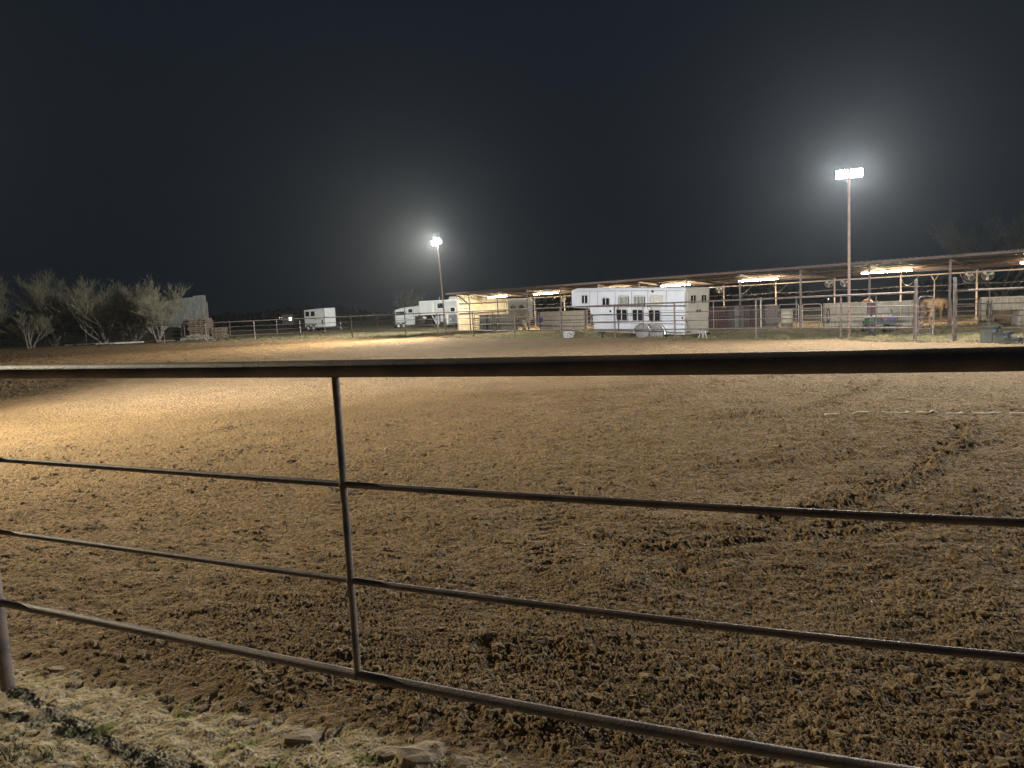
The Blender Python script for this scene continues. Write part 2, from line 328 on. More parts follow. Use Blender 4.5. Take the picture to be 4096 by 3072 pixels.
def clods():
    g = np.random.default_rng(21); b = MB(); import bmesh
    bm = bmesh.new(); bmesh.ops.create_icosphere(bm, subdivisions=2, radius=1); base = np.array([v.co[:] for v in bm.verts]); fs = [tuple(v.index for v in f.verts) for f in bm.faces]; bm.free()
    N = 17000; rr = 1.9 + g.random(N)**1.2*9.5; aa = g.uniform(R(-42), R(40), N); x = rr*np.sin(aa); y = rr*np.cos(aa)
    f = ground_fields(x, y); keep = (g.random(N) < f[0]+f[1]*.07) & (f[2] < .5) & (sample(TM, x, y, 2.6, .5) > -.9+g.random(N)*1.3)
    x, y = x[keep], y[keep]; z = ground_height(x, y); V = []; F = []; k = 0
    for X, Y, Z in zip(x, y, z):
        s = .005 + .019*g.random()**4; ph = g.uniform(0, 6.28, 6)
        d = base*(1 + .22*np.sin(base[:, [1]]*3.1+ph[0]) + .18*np.sin(base[:, [0]]*4.3+ph[1]) + .14*np.sin(base[:, [2]]*5.7+ph[2]) + .10*g.standard_normal((len(base), 1)))
        d = d*np.array([g.uniform(.8, 1.35), g.uniform(.8, 1.2), g.uniform(.6, .95)])*s
        c, s_ = math.cos(ph[3]), math.sin(ph[3]); d = d @ np.array([[c, s_, 0], [-s_, c, 0], [0, 0, 1]])
        V.append(d+np.array([X, Y, Z+s*.25])); F += [(a+k, b_+k, c_+k) for a, b_, c_ in fs]; k += len(base)
    me = bpy.data.meshes.new('dirt_clods'); me.from_pydata(np.concatenate(V).tolist(), [], F); me.materials.append(M['clod'])
    me.polygons.foreach_set('use_smooth', [False]*len(F)); o = bpy.data.objects.new('dirt_clods', me); link(o)
    tag(o, 'brown crumbly clods scattered over the harrowed arena dirt', 'dirt clods', kind='stuff')
M['clod'] = mat('clod_soil', (.36, .262, .15), .95, 0, col2=(.24, .175, .10), scale=30, bump=.6, bscale=200, spec=.15)
clods()
def stones():
    g = random.Random(5)
    spots = [(1230, 2945, .085), (1010, 2880, .05), (1700, 3025, .11), (1560, 3010, .06), (300, 2735, .035), (1860, 3050, .06), (230, 2680, .045), (1990, 2990, .04), (800, 2830, .03), (1340, 2990, .035)]
    labs = ['flat pale sandstone slab poking from the sand edge, lower middle', 'small tan rock on sand left of the larger slab', 'largest broken sandstone slab at the bottom edge below the pipe fence', 'chunky tan rock beside the large slab at bottom edge', 'little pale stone on the sand beside the left fence post', 'angular rock right of the large slab at bottom edge', 'pale low rock nearest the left fence post', 'small dark rock half sunk under the bottom rail', 'pebble sized stone in the mossy sand strip', 'thin stone chip just right of the flat slab']
    for (px, py, s), lab in zip(spots, labs):
        p = G(px, py); b = MB(); n = 9; ring = [(s*(1+g.uniform(-.25, .25))*math.cos(i*6.283/n), s*.62*(1+g.uniform(-.25, .25))*math.sin(i*6.283/n)) for i in range(n)]
        vs = [(x, y, -.03) for x, y in ring]+[(x*.93, y*.93, s*g.uniform(.08, .16)) for x, y in ring]+[(x*.55, y*.55, s*g.uniform(.15, .22)) for x, y in ring]+[(0, 0, s*.2)]
        fs = [(i, (i+1) % n, n+(i+1) % n, n+i) for i in range(n)]+[(n+i, n+(i+1) % n, 2*n+(i+1) % n, 2*n+i) for i in range(n)]+[(2*n+i, 2*n+(i+1) % n, 3*n) for i in range(n)]
        b.add(vs, fs); o = b.build('rock', M['rocks']); o.location = (p.x, p.y, gz(p.x, p.y)); o.rotation_euler = (g.uniform(-.15, .15), g.uniform(-.1, .2), g.uniform(-.6, .8)); tag(o, lab, 'rock', 'rocks along the sand edge')
stones()
def blades(name, label, pts, hmin, hmax, wd, mt, seed):
    g = np.random.default_rng(seed); n = len(pts); x, y = pts[:, 0], pts[:, 1]; z = ground_height(x, y)
    a = g.uniform(0, 6.28, n); h = g.uniform(hmin, hmax, n); ln = g.uniform(.2, .9, n)*h; b = g.uniform(0, 6.28, n)
    dx, dy = np.cos(a)*wd, np.sin(a)*wd; V = np.stack([np.stack([x-dx, y-dy, z-.005], 1), np.stack([x+dx, y+dy, z-.005], 1), np.stack([x+np.cos(b)*ln, y+np.sin(b)*ln, z+h], 1)], 1).reshape(-1, 3)
    me = bpy.data.meshes.new(name); me.from_pydata(V.tolist(), [], [(3*i, 3*i+1, 3*i+2) for i in range(n)]); me.materials.append(mt)
    o = bpy.data.objects.new(name, me); link(o); tag(o, label, 'grass', kind='stuff')
def grass():
    g = np.random.default_rng(4); n = 60000
    x = g.uniform(-4.2, .4, n); y = g.uniform(1.5, 4.2, n); d = side(x, y, SAND)
    # two belts of moss and low grass on the viewer's side
    p1 = np.exp(-((d+.48)/.13)**2)*1.2+np.exp(-((d+.95)/.25)**2)*1.0+.06
    k = (d < -.12) & (g.random(n) < p1*np.clip(-.1+.9*sample(TM, x, y, .8, .3), 0, 1)*.9)
    blades('grass', 'low dark green grass tufts on the sandy strip at lower left', np.stack([x[k], y[k]], 1), .008, .034, .0028, M['grass'], 8)
    pts = []
    for (ax, ay), (bx, by) in zip(GR[5:-1], GR[6:]):
        L = math.hypot(bx-ax, by-ay)
        for _ in range(int(L*170)):
            t = g.random(); o_ = g.normal(.35, .35); ux, uy = (bx-ax)/L, (by-ay)/L
            pts.append((ax+(bx-ax)*t-uy*o_, ay+(by-ay)*t+ux*o_))
    pts = np.array(pts); k = g.random(len(pts)) < np.clip(.5+.6*sample(TM, pts[:, 0], pts[:, 1], 3, .2), .1, 1)
    blades('grass', 'pale dry grass tufts along the foot of the far arena fence', pts[k], .03, .11, .012, M['drygrass'], 9)
grass()
# ------------------------------------------------------------------ pipe fences
RH = (1.5, 1.105, .765, .42)
def resample(pts, z): return [(x, y, z) for x, y in pts]
def pipe_fence(name, label, pts, radii, postr, mat_, stays=True, posts=None, base=None, smooth_=True, post_h=1.5, stayr=None, lbl_tall=None, tall=()):
    t = thing(name, label, 'fence', (pts[0][0], pts[0][1], 0))
    for h, r_ in zip(RH, radii):
        MB().tube(resample(pts, h), r_, 14).build('rail', mat_, t, world=True)
    for i, (x, y) in enumerate(posts if posts is not None else pts):
        hh = 1.9 if i in tall else post_h-.02
        MB().tube([(x, y, -.25), (x, y, hh)], postr, 14).build('post', mat_, t, world=True)
    if stays:
        pp = posts if posts is not None else pts
        for (ax, ay), (bx, by) in zip(pp[:-1], pp[1:]):
            mx, my = (ax+bx)/2, (ay+by)/2
            MB().tube([(mx, my, RH[3]), (mx, my, RH[0])], stayr or postr*.5, 10).build('stay', mat_, t, world=True)
    return t
nf = thing('pipe_fence', 'rusty pipe rail fence running close across the foreground', 'fence', (-2.42, 3.19, 0))
def bez(pts, z, n=8):     # smooth curve through the fence points
    P = [Vector((x, y, z)) for x, y in pts]; out = []
    for i in range(len(P)-1):
        a, b, c, d = P[max(i-1, 0)], P[i], P[i+1], P[min(i+2, len(P)-1)]
        for k in range(n):
            t = k/n; out.append(.5*((2*b)+(c-a)*t+(2*a-5*b+4*c-d)*t*t+(3*b-a-3*c+d)*t**3))
    return out+[P[-1]]
for h, r_ in zip(RH, (.0295, .0112, .0112, .0172)):
    MB().tube(bez(NEAR, h), r_, 24).build('rail', M['rust'], nf, world=True)
for x, y in ((-2.455, 3.20), (-6.4, 4.85), (1.30, 1.61), (5.4, .55)):
    MB().tube([(x, y, -.3), (x, y, 1.49)], .0295, 24).build('post', M['rust'], nf, world=True)
for x, y in ((-.59, 2.37), (-4.3, 3.98), (3.1, 1.05)):
    s_ = MB().tube([(x, y, RH[3]), (x, y, RH[0])], .0128, 18).build('stay', M['rust'], nf, world=True)
    for h, r_ in zip(RH[1:], (.014, .014, .0165)): MB().lathe([(r_*1.0, -.012), (r_*1.16, 0), (r_*1.0, .012)], (x, y, h), 16).build('weld', M['rustdk'], nf, world=True)
af = pipe_fence('arena_fence', 'long rusty pipe fence curving round the far side of the arena', FAR, (.033, .017, .017, .026), .034, M['rustdk'], tall=(9,))
wm = MB(); mp_ = [p for p in FAR[13:]]
for (ax, ay), (bx, by) in zip(mp_[:-1], mp_[1:]):
    L = math.hypot(bx-ax, by-ay); n = int(L/.1)
    for i in range(n): x, y = ax+(bx-ax)*i/n, ay+(by-ay)*i/n; wm.tube([(x, y-.03, .02), (x, y-.03, 1.1)], .0018, 3, cap=False)
for k in range(11): wm.tube([(x, y-.03, .05+k*.105) for x, y in mp_], .0018, 3, cap=False)
wm.build('wire_mesh', M['wire'], af, world=True)
rf = pipe_fence('arena_fence', 'short rusty pipe fence section at right of the small gate', RIGHTF, (.033, .017, .017, .026), .036, M['rustdk'])
for (x, y), lab in (((12.42, 21.72), 'tall rusty gate post on the left of the small gate'), ((13.18, 21.04), 'tall rusty gate post on the right of the small gate')):
    o = MB().tube([(x, y, -.3), (x, y, 1.88)], .043, 16).lathe([(.047, 1.86), (.047, 1.885), (.0, 1.9)], (x, y, 0), 16).build('gate_post', M['rustdk']); tag(o, lab, 'gate post', 'gate posts')
def round_gate(name, label, p, q, z0, z1, nb, r_, mt, mesh=False, group=None, rc=.16):
    p, q = Vector((p[0], p[1], 0)), Vector((q[0], q[1], 0)); L = (q-p).length; u = (q-p).normalized(); zz = Vector((0, 0, 1))
    t = thing(name, label, 'gate', (p.x, p.y, 0), math.atan2(u.y, u.x), group)
    X = Vector((1, 0, 0)); e = .03
    pts = [(e, 0, z0)] + arc((e+rc, 0, z1-rc), rc, math.pi, math.pi/2, 5, X, zz) + arc((L-e-rc, 0, z1-rc), rc, math.pi/2, 0, 5, X, zz) + [(L-e, 0, z0)]
    MB().tube(pts+[(e, 0, z0)], r_, 10).build('frame', mt, t)
    for i in range(nb):
        z = z0+(z1-.28-z0)*(i+1)/nb
        MB().tube([(e, 0, z), (L-e, 0, z)], r_*.85, 8).build('bar', mt, t)
    if mesh:
        b = MB()
        for i in range(1, int(L/.1)): b.tube([(i*.1, .02, z0), (i*.1, .02, z1-.3)], .002, 3, cap=False)
        for i in range(int((z1-z0-.3)/.1)): b.tube([(e, .02, z0+i*.1), (L-e, .02, z0+i*.1)], .002, 3, cap=False)
        b.build('wire_mesh', M['wire'], t)
    for z in (z0+.1, z1-.35): MB().lathe([(.03, 0), (.03, .08)], (0, 0, z)).build('hinge', mt, t)
    return t
round_gate('pipe_gate', 'small round cornered pipe gate between the two tall gate posts', (12.47, 21.72), (13.13, 21.98), .2, 1.36, 5, .021, M['rustdk'], rc=.14)
# ------------------------------------------------------------------ lamp poles
def lamp_pole(label, base, top, power, aims, tint=(1, .97, .90), rr=.05, off=.55, spots=None):
    n = len(aims); aim = aims[0]
    base, top = Vector(base), Vector(top); t = thing('light_pole', label, 'light pole', base, 0, 'arena light poles')
    MB().tube([base-Vector((0, 0, .3)), base+(top-base)*.5, top], [rr*1.1, rr*.95, rr*.75], 14).build('pole', M['pole'], t, world=True)
    MB().lathe([(rr*2.2, -.02), (rr*2.2, .03), (rr*1.2, .06)], base, 14).build('base_collar', M['pole'], t, world=True)
    s = Vector((0, 0, 0))
    for a_ in aims: f = Vector(a_)-top; f.z = 0; s += f.normalized()
    s = Vector((-s.y, s.x, 0)).normalized(); s0 = s
    if n > 1: MB().bar(top-s*(off*(n-1)/2+.15), top+s*(off*(n-1)/2+.15), .05, .05).build('crossarm', M['galv'], t, world=True)
    for i in range(n):
        d = (Vector(aims[i])-top).normalized(); s = Vector((-d.y, d.x, 0)).normalized(); uu = s.cross(d).normalized()
        c = top + s0*(i-(n-1)/2)*off + d*.10 + Vector((0, 0, .52 if (n == 3 and i == 1) else .12)); Mx = Matrix((s, uu, d)).transposed()
        fx = MB().box(c-d*.06, (.40, .30, .09), M=Mx).box(c-d*.13, (.30, .2, .06), M=Mx).build('floodlight', M['galv'], t, world=True)
        ln = MB().box(c+d*-.008, (.37, .27, .012), M=Mx)
        lo = bpy.data.meshes.new('lens'); o = ln.build('lens', M['lens'], None); o.data.transform(Matrix.Translation(-base)); o.parent = fx
        MB().bar(c-d*.1, top+s0*(i-(n-1)/2)*off, .03, .03).build('bracket', M['galv'], t, world=True)
        if spots and spots[i]: ld = bpy.data.lights.new('flood_lamp', 'SPOT'); ld.spot_size = spots[i]; ld.spot_blend = 1; ld.shadow_soft_size = .12
        else: ld = bpy.data.lights.new('flood_lamp', 'AREA'); ld.shape = 'RECTANGLE'; ld.size = .36; ld.size_y = .26
        ld.energy = power[i]; ld.color = tint[i] if isinstance(tint, list) else tint
        la = bpy.data.objects.new('flood_lamp', ld); link(la, t); la.matrix_local = Matrix.Translation(c+d*.03-base) @ Matrix((s, uu, -d)).transposed().to_4x4()
    return t
lamp_pole('slim light pole with glaring floodlights, standing left of the open barn', (-3.96, 44.49, 0), (-4.16, 44.49, 5.68), P_POLE_LEFT, [(-1, 12, 1.6), (-18, 62, 3.4), (-23, 33, 1.5)], [(1, .95, .84), (1, .97, .90), (1, .87, .64)], off=.46, spots=(0, R(112), R(150)))
lamp_pole('tall light pole with twin glaring floodlights in front of the barn at right', (11.83, 24.74, 0), (11.80, 24.74, 5.48), P_POLE_RIGHT, [(2, 4, 3.0), (5, 2, 3.0)], (1, .96, .90), off=.44)
lamp_pole('light pole standing left of the arena beyond the picture edge', (-12.6, 9.5, 0), (-12.6, 9.5, 5.6), P_SIDE, [(5, 34, 1), (-4.4, 11.2, .5)], [(1, .98, .95), (1, .87, .62)], spots=(R(84), R(142)))
lamp_pole('light pole standing right of the arena beyond the picture edge', (19, 9, 0), (19, 9, 5.6), P_EAST, [(3, 15, 0), (6, 20, 0)], (.90, .95, 1))
# ------------------------------------------------------------------ barn
barn = thing('open_barn', 'long low open sided barn with corrugated roof behind the arena fence', 'barn', B0)
TL_, W0, W1 = 46.0, -.55, 5.2
def rz_(w_): return 2.79-.078*(w_+.55)
def corr(mb, o, u, L, v, H, n, pitch=.24, dep=.028):
    o, u, v, n = Vector(o), Vector(u), Vector(v), Vector(n); prof = []; x = 0
    while x < L:
        for a, h in ((0, 0), (.36, 0), (.5, 1), (.78, 1), (.92, 0)):
            if x+a*pitch <= L: prof.append((x+a*pitch, h*dep))
        x += pitch
    prof.append((L, 0)); vs = []
    for a, h in prof: vs += [o+u*a+n*h, o+u*a+n*h+v*H]
    mb.add(vs, [(2*i, 2*i+2, 2*i+3, 2*i+1) for i in range(len(prof)-1)])
    return mb
sl = (BN*(W1-W0) + Vector((0, 0, rz_(W1)-rz_(W0)))); rn = BD.cross(sl.normalized())
if rn.z < 0: rn = -rn
corr(MB(), B(-.55, W0, rz_(W0)+.075), BD, TL_, sl.normalized(), sl.length, rn).build('roof', M['roof'], barn, world=True, solid=.006)
MB().bar(B(-.55, W0+.05, rz_(W0)+.02), B(TL_, W0+.05, rz_(W0)+.02), .05, .095).build('fascia', M['redsteel'], barn, world=True)
MB().bar(B(-.52, W0+.1, rz_(W0)+.02), B(-.52, W1, rz_(W1)+.02), .05, .13).build('fascia', M['redsteel'], barn, world=True)
for w_, mt in ((.0, 'redsteel'), (1.15, 'redsteel'), (2.7, 'redsteel'), (3.7, 'redsteel'), (4.6, 'redsteel')):
    MB().bar(B(-.5, w_, rz_(w_)+.03), B(TL_, w_, rz_(w_)+.03), .06, .09).build('purlin', M[mt], barn, world=True)
FP = [1.58, 4.75, 7.79, 10.9, 14.0, 17.1, 20.3, 23.47, 26.62, 29.74, 32.88, 36.0, 39.1, 42.2]
RP = [.55, 3.71, 6.82, 9.95, 13.1, 16.45, 19.74, 22.97, 26.2, 29.4, 32.6, 35.8, 39.0, 42.2]
for t_ in [.12]+FP: MB().tube([B(t_, 0, -.2), B(t_, 0, rz_(0)-.02)], .045, 10).build('post', M['rustdk'] if t_ > 1 else M['whitesteel'], barn, world=True)
for t_ in RP:
    MB().tube([B(t_, 4.6, -.2), B(t_, 4.6, rz_(4.6)-.02)], .042, 10).build('post', M['whitesteel'], barn, world=True)
for a, b_ in zip(FP, RP): MB().bar(B(a, 0, rz_(0)-.06), B(b_, 4.6, rz_(4.6)-.06), .05, .09).build('rafter', M['redsteel'], barn, world=True)
MB().tube([B(-.1, 4.6, 2.21), B(TL_, 4.6, 2.21)], .036, 10).build('back_beam', M['whitesteel'], barn, world=True)
corr(MB(), B(.1, .05, .02), BN, 4.9, Vector((0, 0, 1)), 1, BD).build('dummy', M['cream'], barn, world=True)
bpy.data.objects.remove(bpy.data.objects['dummy'])
def endwall():       # sheet wall whose top follows the roof slope, seen from inside
    mb = MB(); x = 0; prof = []
    while x < 5.0:
        for a, h in ((0, 0), (.36, 0), (.5, 1), (.78, 1), (.92, 0)): prof.append((x+a*.23, h*.025))
        x += .23
    vs = []
    for a, h in prof: p = B(.10-h, .06+a, 0); vs += [(p.x, p.y, .02), (p.x, p.y, rz_(a)-.0)]
    mb.add(vs, [(2*i, 2*i+1, 2*i+3, 2*i+2) for i in range(len(prof)-1)]); mb.build('end_wall', M['cream'], barn, world=True, solid=.004)
endwall()
for z in (2.03, 1.3): MB().bar(B(.18, .1, z), B(.18, 5.0, z), .05, .07).build('wall_girt', M['redsteel'], barn, world=True)
MB().bar(B(.2, .05, 2.62), B(1.55, 0, 1.95), .05, .06).build('brace', M['rustdk'], barn, world=True)
MB().bar(B(.15, 0, 1.28), B(1.55, 0, 1.28), .04, .04).bar(B(.15, 0, 1.68), B(1.55, 0, 1.68), .04, .04).build('door_rail', M['rustdk'], barn, world=True)
# wire between the rear posts
MB().tube([B(.6+i*.4, 4.55, 1.72-.05*abs(math.sin(i*.1257*3.14/1.0))) for i in range(112)], .008, 5).build('cable', M['whitesteel'], barn, world=True)
MB().tube([B(18+i*.4, 4.55, 1.45-.06*abs(math.sin(i*.39))) for i in range(54)], .005, 5).build('cable', M['galv'], barn, world=True)
for a, z0 in ((20.9, 2.2), (23.0, 2.2), (29.5, 2.2), (32.0, 2.2)):
    MB().tube([B(a+i*.12, 4.3-.4*math.sin(i/7*3.14), z0-.45*math.sin(i/7*3.14)) for i in range(8)], .009, 5).build('cable', M['galv'], barn, world=True)
# tube lights
def tube_light(label, t0, t1):
    c = B((t0+t1)/2, 2.3, 2.42); L = t1-t0; t = thing('tube_light', label, 'tube light', c, BROT, 'tube lights under the barn roof')
    MB().box((0, 0, .055), (L, .16, .05)).box((L/2+.01, 0, .03), (.02, .16, .1)).box((-L/2-.01, 0, .03), (.02, .16, .1)).build('fixture', M['whiteb'], t)
    for y in (-.045, .045): MB().tube([(-L/2+.02, y, 0), (L/2-.02, y, 0)], .022, 10).build('tube', M['tube'], t)
    MB().tube([(-L/3, 0, .08), (-L/3, 0, .24)], .006, 5).tube([(L/3, 0, .08), (L/3, 0, .24)], .006, 5).build('hanger', M['galv'], t)
for lab, a, b_ in [('leftmost tube light under the barn roof, by the cream end wall', 1.1, 3.2), ('tube light over the gate between the two pale stall walls left of the big trailer', 6.1, 8.4),
                   ('tube light under the roof hidden behind the big trailer nose', 12.0, 14.3), ('tube light just above the rear part of the big trailer roof', 17.0, 19.0),
                   ('tube light right of the big trailer, over the dark stall wall', 22.1, 24.3), ('long tube light right of the tall twin floodlight pole', 28.5, 30.7), ('rightmost tube light cut by the right picture edge', 34.75, 37.0)]:
    tube_light(lab, a, b_)
# fans
def fan(label, t_, w_, z, rz, r_=.2):
    t = thing('barn_fan', label, 'fan', B(t_, w_, z), BROT+rz, 'fans hung on the rear barn posts')
    MB().lathe([(.05, -.08), (.06, -.02), (.06, .03), (.02, .05)], (0, 0, 0), 14, 'y').build('motor', M['galv'], t)
    cg = MB()
    for q in (r_, r_*.72, r_*.42): cg.tube([(q*math.cos(i*.2618), -.07*(1-(q/r_)**2)-.05, q*math.sin(i*.2618)) for i in range(24)], .005, 5, closed=True)
    cg.tube([(r_*math.cos(i*.2618), .06, r_*math.sin(i*.2618)) for i in range(24)], .006, 5, closed=True)
    for i in range(16): a = i*math.pi/8; cg.tube([(0, -.12, 0), (r_*math.cos(a), -.05, r_*math.sin(a)), (r_*math.cos(a), .06, r_*math.sin(a))], .004, 4)
    cg.build('cage', M['galv'], t)
    for k in range(3):
        b = MB(); a = k*2.094+.4; vs = []
        for i in range(5):
            q = r_*(.2+.72*i/4)
            for s_ in (-1, 1): aa = a+s_*(.30+.10*math.sin(i)); vs.append((q*math.cos(aa), s_*.025, q*math.sin(aa)))
        b.add(vs, [(2*i, 2*i+1, 2*i+3, 2*i+2) for i in range(4)], True); b.build('blade', M['whiteb'], t, solid=.004)
    MB().tube([(0, .05, 0), (0, .3, .05)], .02, 8).build('bracket', M['galv'], t)
for lab, t_, z, rz, r_ in [('fan seen edge on, left of the big trailer, above the lit pipe gate', 3.85, 2.02, 1.2, .2), ('fan on rear post just left of the big trailer nose', 7.0, 2.0, 1.2, .2),
                           ('round fan with dark cage right of the big trailer rear', 19.62, 2.05, .5, .2), ('left fan of the pair beside the twin floodlight pole', 26.05, 2.05, .55, .2), ('right fan of the pair touching the twin floodlight pole', 26.85, 2.04, .3, .21),
                           ('left fan of the pair above the right stall, over the gate', 32.38, 2.05, .7, .2), ('right fan of the pair above the right stall, largest fan', 33.1, 2.04, .2, .24)]:
    fan(lab, t_, 4.3, z, rz, r_)
# stall walls
def stall_wall(label, t0, t1, z1, kinds, z0=.04, cat='stall wall'):
    L = t1-t0; t = thing('stall_wall', label, cat, B(t0, 0, 0), BROT, 'board stall walls along the barn front'); x = 0; i = 0; g = random.Random(int(t0*10)); P = {}
    while x < L-.02:
        wd = min(g.choice((.14, .18, .2, .24)), L-x); k = kinds(x, g)
        P.setdefault(k, MB()).box((x+wd/2, .02+g.uniform(-.004, .004), (z0+z1)/2+g.uniform(-.012, .008)), (wd-.008, .03, z1-z0)); x += wd
    for k, mb in P.items():
        o = mb.build('boards', M[k], t)
    MB().box((L/2, -.005, z1+.02), (L+.04, .07, .04)).build('top_rail', M['whitesteel'], t); MB().box((L/2, -.005, z0-.02), (L+.04, .05, .04)).build('bottom_rail', M['rustdk'], t)
    for q in (0, L): MB().box((q, -.01, (z1)/2), (.05, .075, z1+.06)).build('end_post', M['rustdk'], t)
    MB().box((L/2, -.035, z1*.55), (L, .03, .04)).build('middle_rail', M['woodg'], t)
    return t
stall_wall('short weathered board stall wall with a low bench in front, near the cream end wall', 2.76, 6.68, 1.12, lambda x, g: 'woodg' if .5 < x < .66 else 'wood')
stall_wall('pale weathered board stall wall directly left of the big trailer nose', 8.96, 12.92, 1.16, lambda x, g: 'wood')
stall_wall('board stall wall hidden behind the big horse trailer', 14.1, 17.0, 1.15, lambda x, g: 'wood')
stall_wall('dark maroon and grey stall wall just right of the big trailer', 19.9, 25.45, 1.10, lambda x, g: 'woodm' if (x < 2.9 or 4.0 < x < 4.25) else ('woodpale' if 3.1 < x < 3.5 else 'woodg'))
stall_wall('weathered stall wall with one maroon board behind the loaded cart', 27.73, 31.56, 1.07, lambda x, g: 'woodm' if 1.85 < x < 2.25 else g.choice(('wood', 'woodpale', 'wood')))
stall_wall('olive grey stall wall at the far right with brown barrel before it', 33.97, 39.5, 1.09, lambda x, g: 'wood')
def stall_gate(label, a, b_, w0, w1, z0, z1, nb, mt, mesh=False):
    p, q = B(a, w0), B(b_, w1); return round_gate('stall_gate', label, (p.x, p.y), (q.x, q.y), z0, z1, nb, .021, M[mt], mesh, 'pipe gates of the stalls', rc=.12)
stall_gate('black pipe gate leaning against the cream sheet wall', 2.12, 2.64, -.05, .0, .12, 1.17, 6, 'dark')
stall_gate('warmly lit pipe gate between the two pale stall walls', 7.95, 8.86, -.03, -.03, .11, 1.21, 5, 'whitesteel')
stall_gate('mesh pipe gate left of the barn post, with cream barrel behind', 25.52, 26.57, -.03, -.03, .02, 1.13, 4, 'galv', True)
stall_gate('mesh pipe gate right of the barn post, next to the long weathered wall', 26.68, 27.66, -.03, -.03, .02, 1.10, 3, 'whitesteel', True)
stall_gate('pipe gate standing in front of the palomino horse', 31.78, 32.75, -.03, .3, .02, 1.13, 5, 'rustdk')
stall_gate('pipe gate swung inward between barn post and right stall wall', 32.92, 33.9, -.03, .15, .02, 1.08, 4, 'rust')
t = thing('rail_panel', 'warm lit horizontal rails spanning the open stall left of the lit gate', 'rail panel', B(6.75, 0, 0), BROT)
for z in (.98, .62): MB().tube([(0, .1, z-.05), (1.02, .1, z)], .025, 8).build('rail', M['whitesteel'], t)
for x in (0, 1.02): MB().tube([(x, .1, 0), (x, .1, 1.15)], .02, 8).build('upright', M['rustdk'], t)
t = thing('rail_panel', 'short pipe rails standing under the gooseneck of the big trailer', 'rail panel', B(13.0, 0, 0), BROT)
for z in (1.2, 1.05, .8, .55, .3): MB().tube([(0, .1, z), (.95, .1, z)], .02, 8).build('rail', M['whitesteel'], t)
for x in (0, .3, .95): MB().tube([(x, .1, 0), (x, .1, 1.25)], .022, 8).build('upright', M['whitesteel'], t)
# bench, buckets, barrels, hydrant
t = thing('low_bench', 'low dark red bench standing before the short stall wall', 'bench', B(3.66, -.35, 0), BROT)
MB().box((.7, 0, .47), (1.4, .3, .04)).build('seat', M['redsteel'], t)
for x in (.04, .62, 1.36):
    MB().box((x, -.11, .225), (.05, .05, .45)).build('leg', M['redsteel'], t); MB().box((x, .11, .225), (.05, .05, .45)).build('leg', M['redsteel'], t)
MB().box((1.0, 0, .06), (.76, .05, .05)).build('stretcher', M['redsteel'], t)
def bucket(name, label, loc, r0, r1, h, mt, cat, handle=True, group=None):
    t = thing(name, label, cat, loc, 0, group)
    MB().lathe([(0, .01), (r0, .01), (r0*1.02, 0), (r0+(r1-r0)*.5, h*.5), (r1, h*.96), (r1*1.05, h*.97), (r1*1.05, h), (r1*.97, h), (r0+(r1-r0)*.45, h*.5), (r0*.93, .03), (0, .03)], n=28).build('shell', M[mt], t)
    if handle: MB().tube(arc((0, 0, h*.95), r1*1.04, .2, math.pi-.2, 12, (1, 0, 0), (0, -.55, -.3)), .006, 6).build('handle', M['galv'], t)
    return t
bucket('feed_bucket', 'tall tapered bucket by the post beside the lit pipe gate', B(7.0, .35, 0), .12, .19, .66, 'woodpale', 'bucket')
bucket('feed_barrel', 'cream plastic barrel standing behind the left mesh gate', B(25.75, .35, 0), .27, .27, .9, 'tub', 'barrel', False)
bb = bucket('feed_barrel', 'brown half barrel on the ground before the right stall wall', (19.0, 27.35, 0), .25, .33, .62, 'barrel', 'barrel', False)
MB().lathe([(.335, .6), (.345, .61), (.335, .625)], n=28).build('rim', M['dark'], bb)
p = G(2275, 1353); tb = thing('muck_tub', 'white spotted plastic tub sitting on the grass left of the big trailer', 'tub', (p.x, p.y, .02), .3)
MB().prism([(-.19, 0), (.19, 0), (.25, .30), (.27, .31), (.27, .34), (-.27, .34), (-.27, .31), (-.25, .30)], -.17, .17).build('shell', M['tub'] if False else M['whiteb'], tb, bevel=.03)
MB().box((-.01, 0, .345), (.46, .28, .02)).build('contents', M['dark'], tb)
sp_ = MB()
for x, z, r_ in ((-.12, .10, .03), (-.12, .19, .02), (.0, .07, .025), (.05, .16, .04), (.13, .21, .025), (.16, .1, .03), (-.02, .24, .03)): sp_.lathe([(0, -.002), (r_, 0), (0, .002)], (x, -.175, z), 10, 'y')
sp_.build('spots', M['dark'], tb)
MB().tube([(-.26, -.05, .33), (-.31, -.05, .28), (-.31, .05, .28), (-.26, .05, .33)], .012, 6).build('handle', M['dark'], tb)
h = thing('yard_hydrant', 'slim white standpipe with cap rising above the dark stall wall', 'hydrant', (11.75, 33.2, 0))
MB().tube([(0, 0, 0), (0, 0, 1.40)], .028, 12).build('pipe', M['tub'], h); MB().lathe([(.04, 0), (.09, .03), (.09, .08), (.03, .12), (0, .12)], (0, 0, 1.40), 12).build('head', M['tub'], h)
MB().tube([(0, 0, 1.42), (0, -.1, 1.42), (0, -.13, 1.35)], .016, 8).build('spout', M['galv'], h)
p = B(30.9, 4.5); h = thing('conduit', 'pale pipe riser with wires beside the rear barn post at right', 'pipe', (p.x, p.y, 0)); MB().tube([(0, 0, 0), (0, 0, 1.9), (-.15, 0, 2.15)], .022, 8).build('pipe', M['whitesteel'], h); MB().tube([(0, 0, 1.9), (.2, 0, 2.2)], .012, 6).build('wire', M['whitesteel'], h)
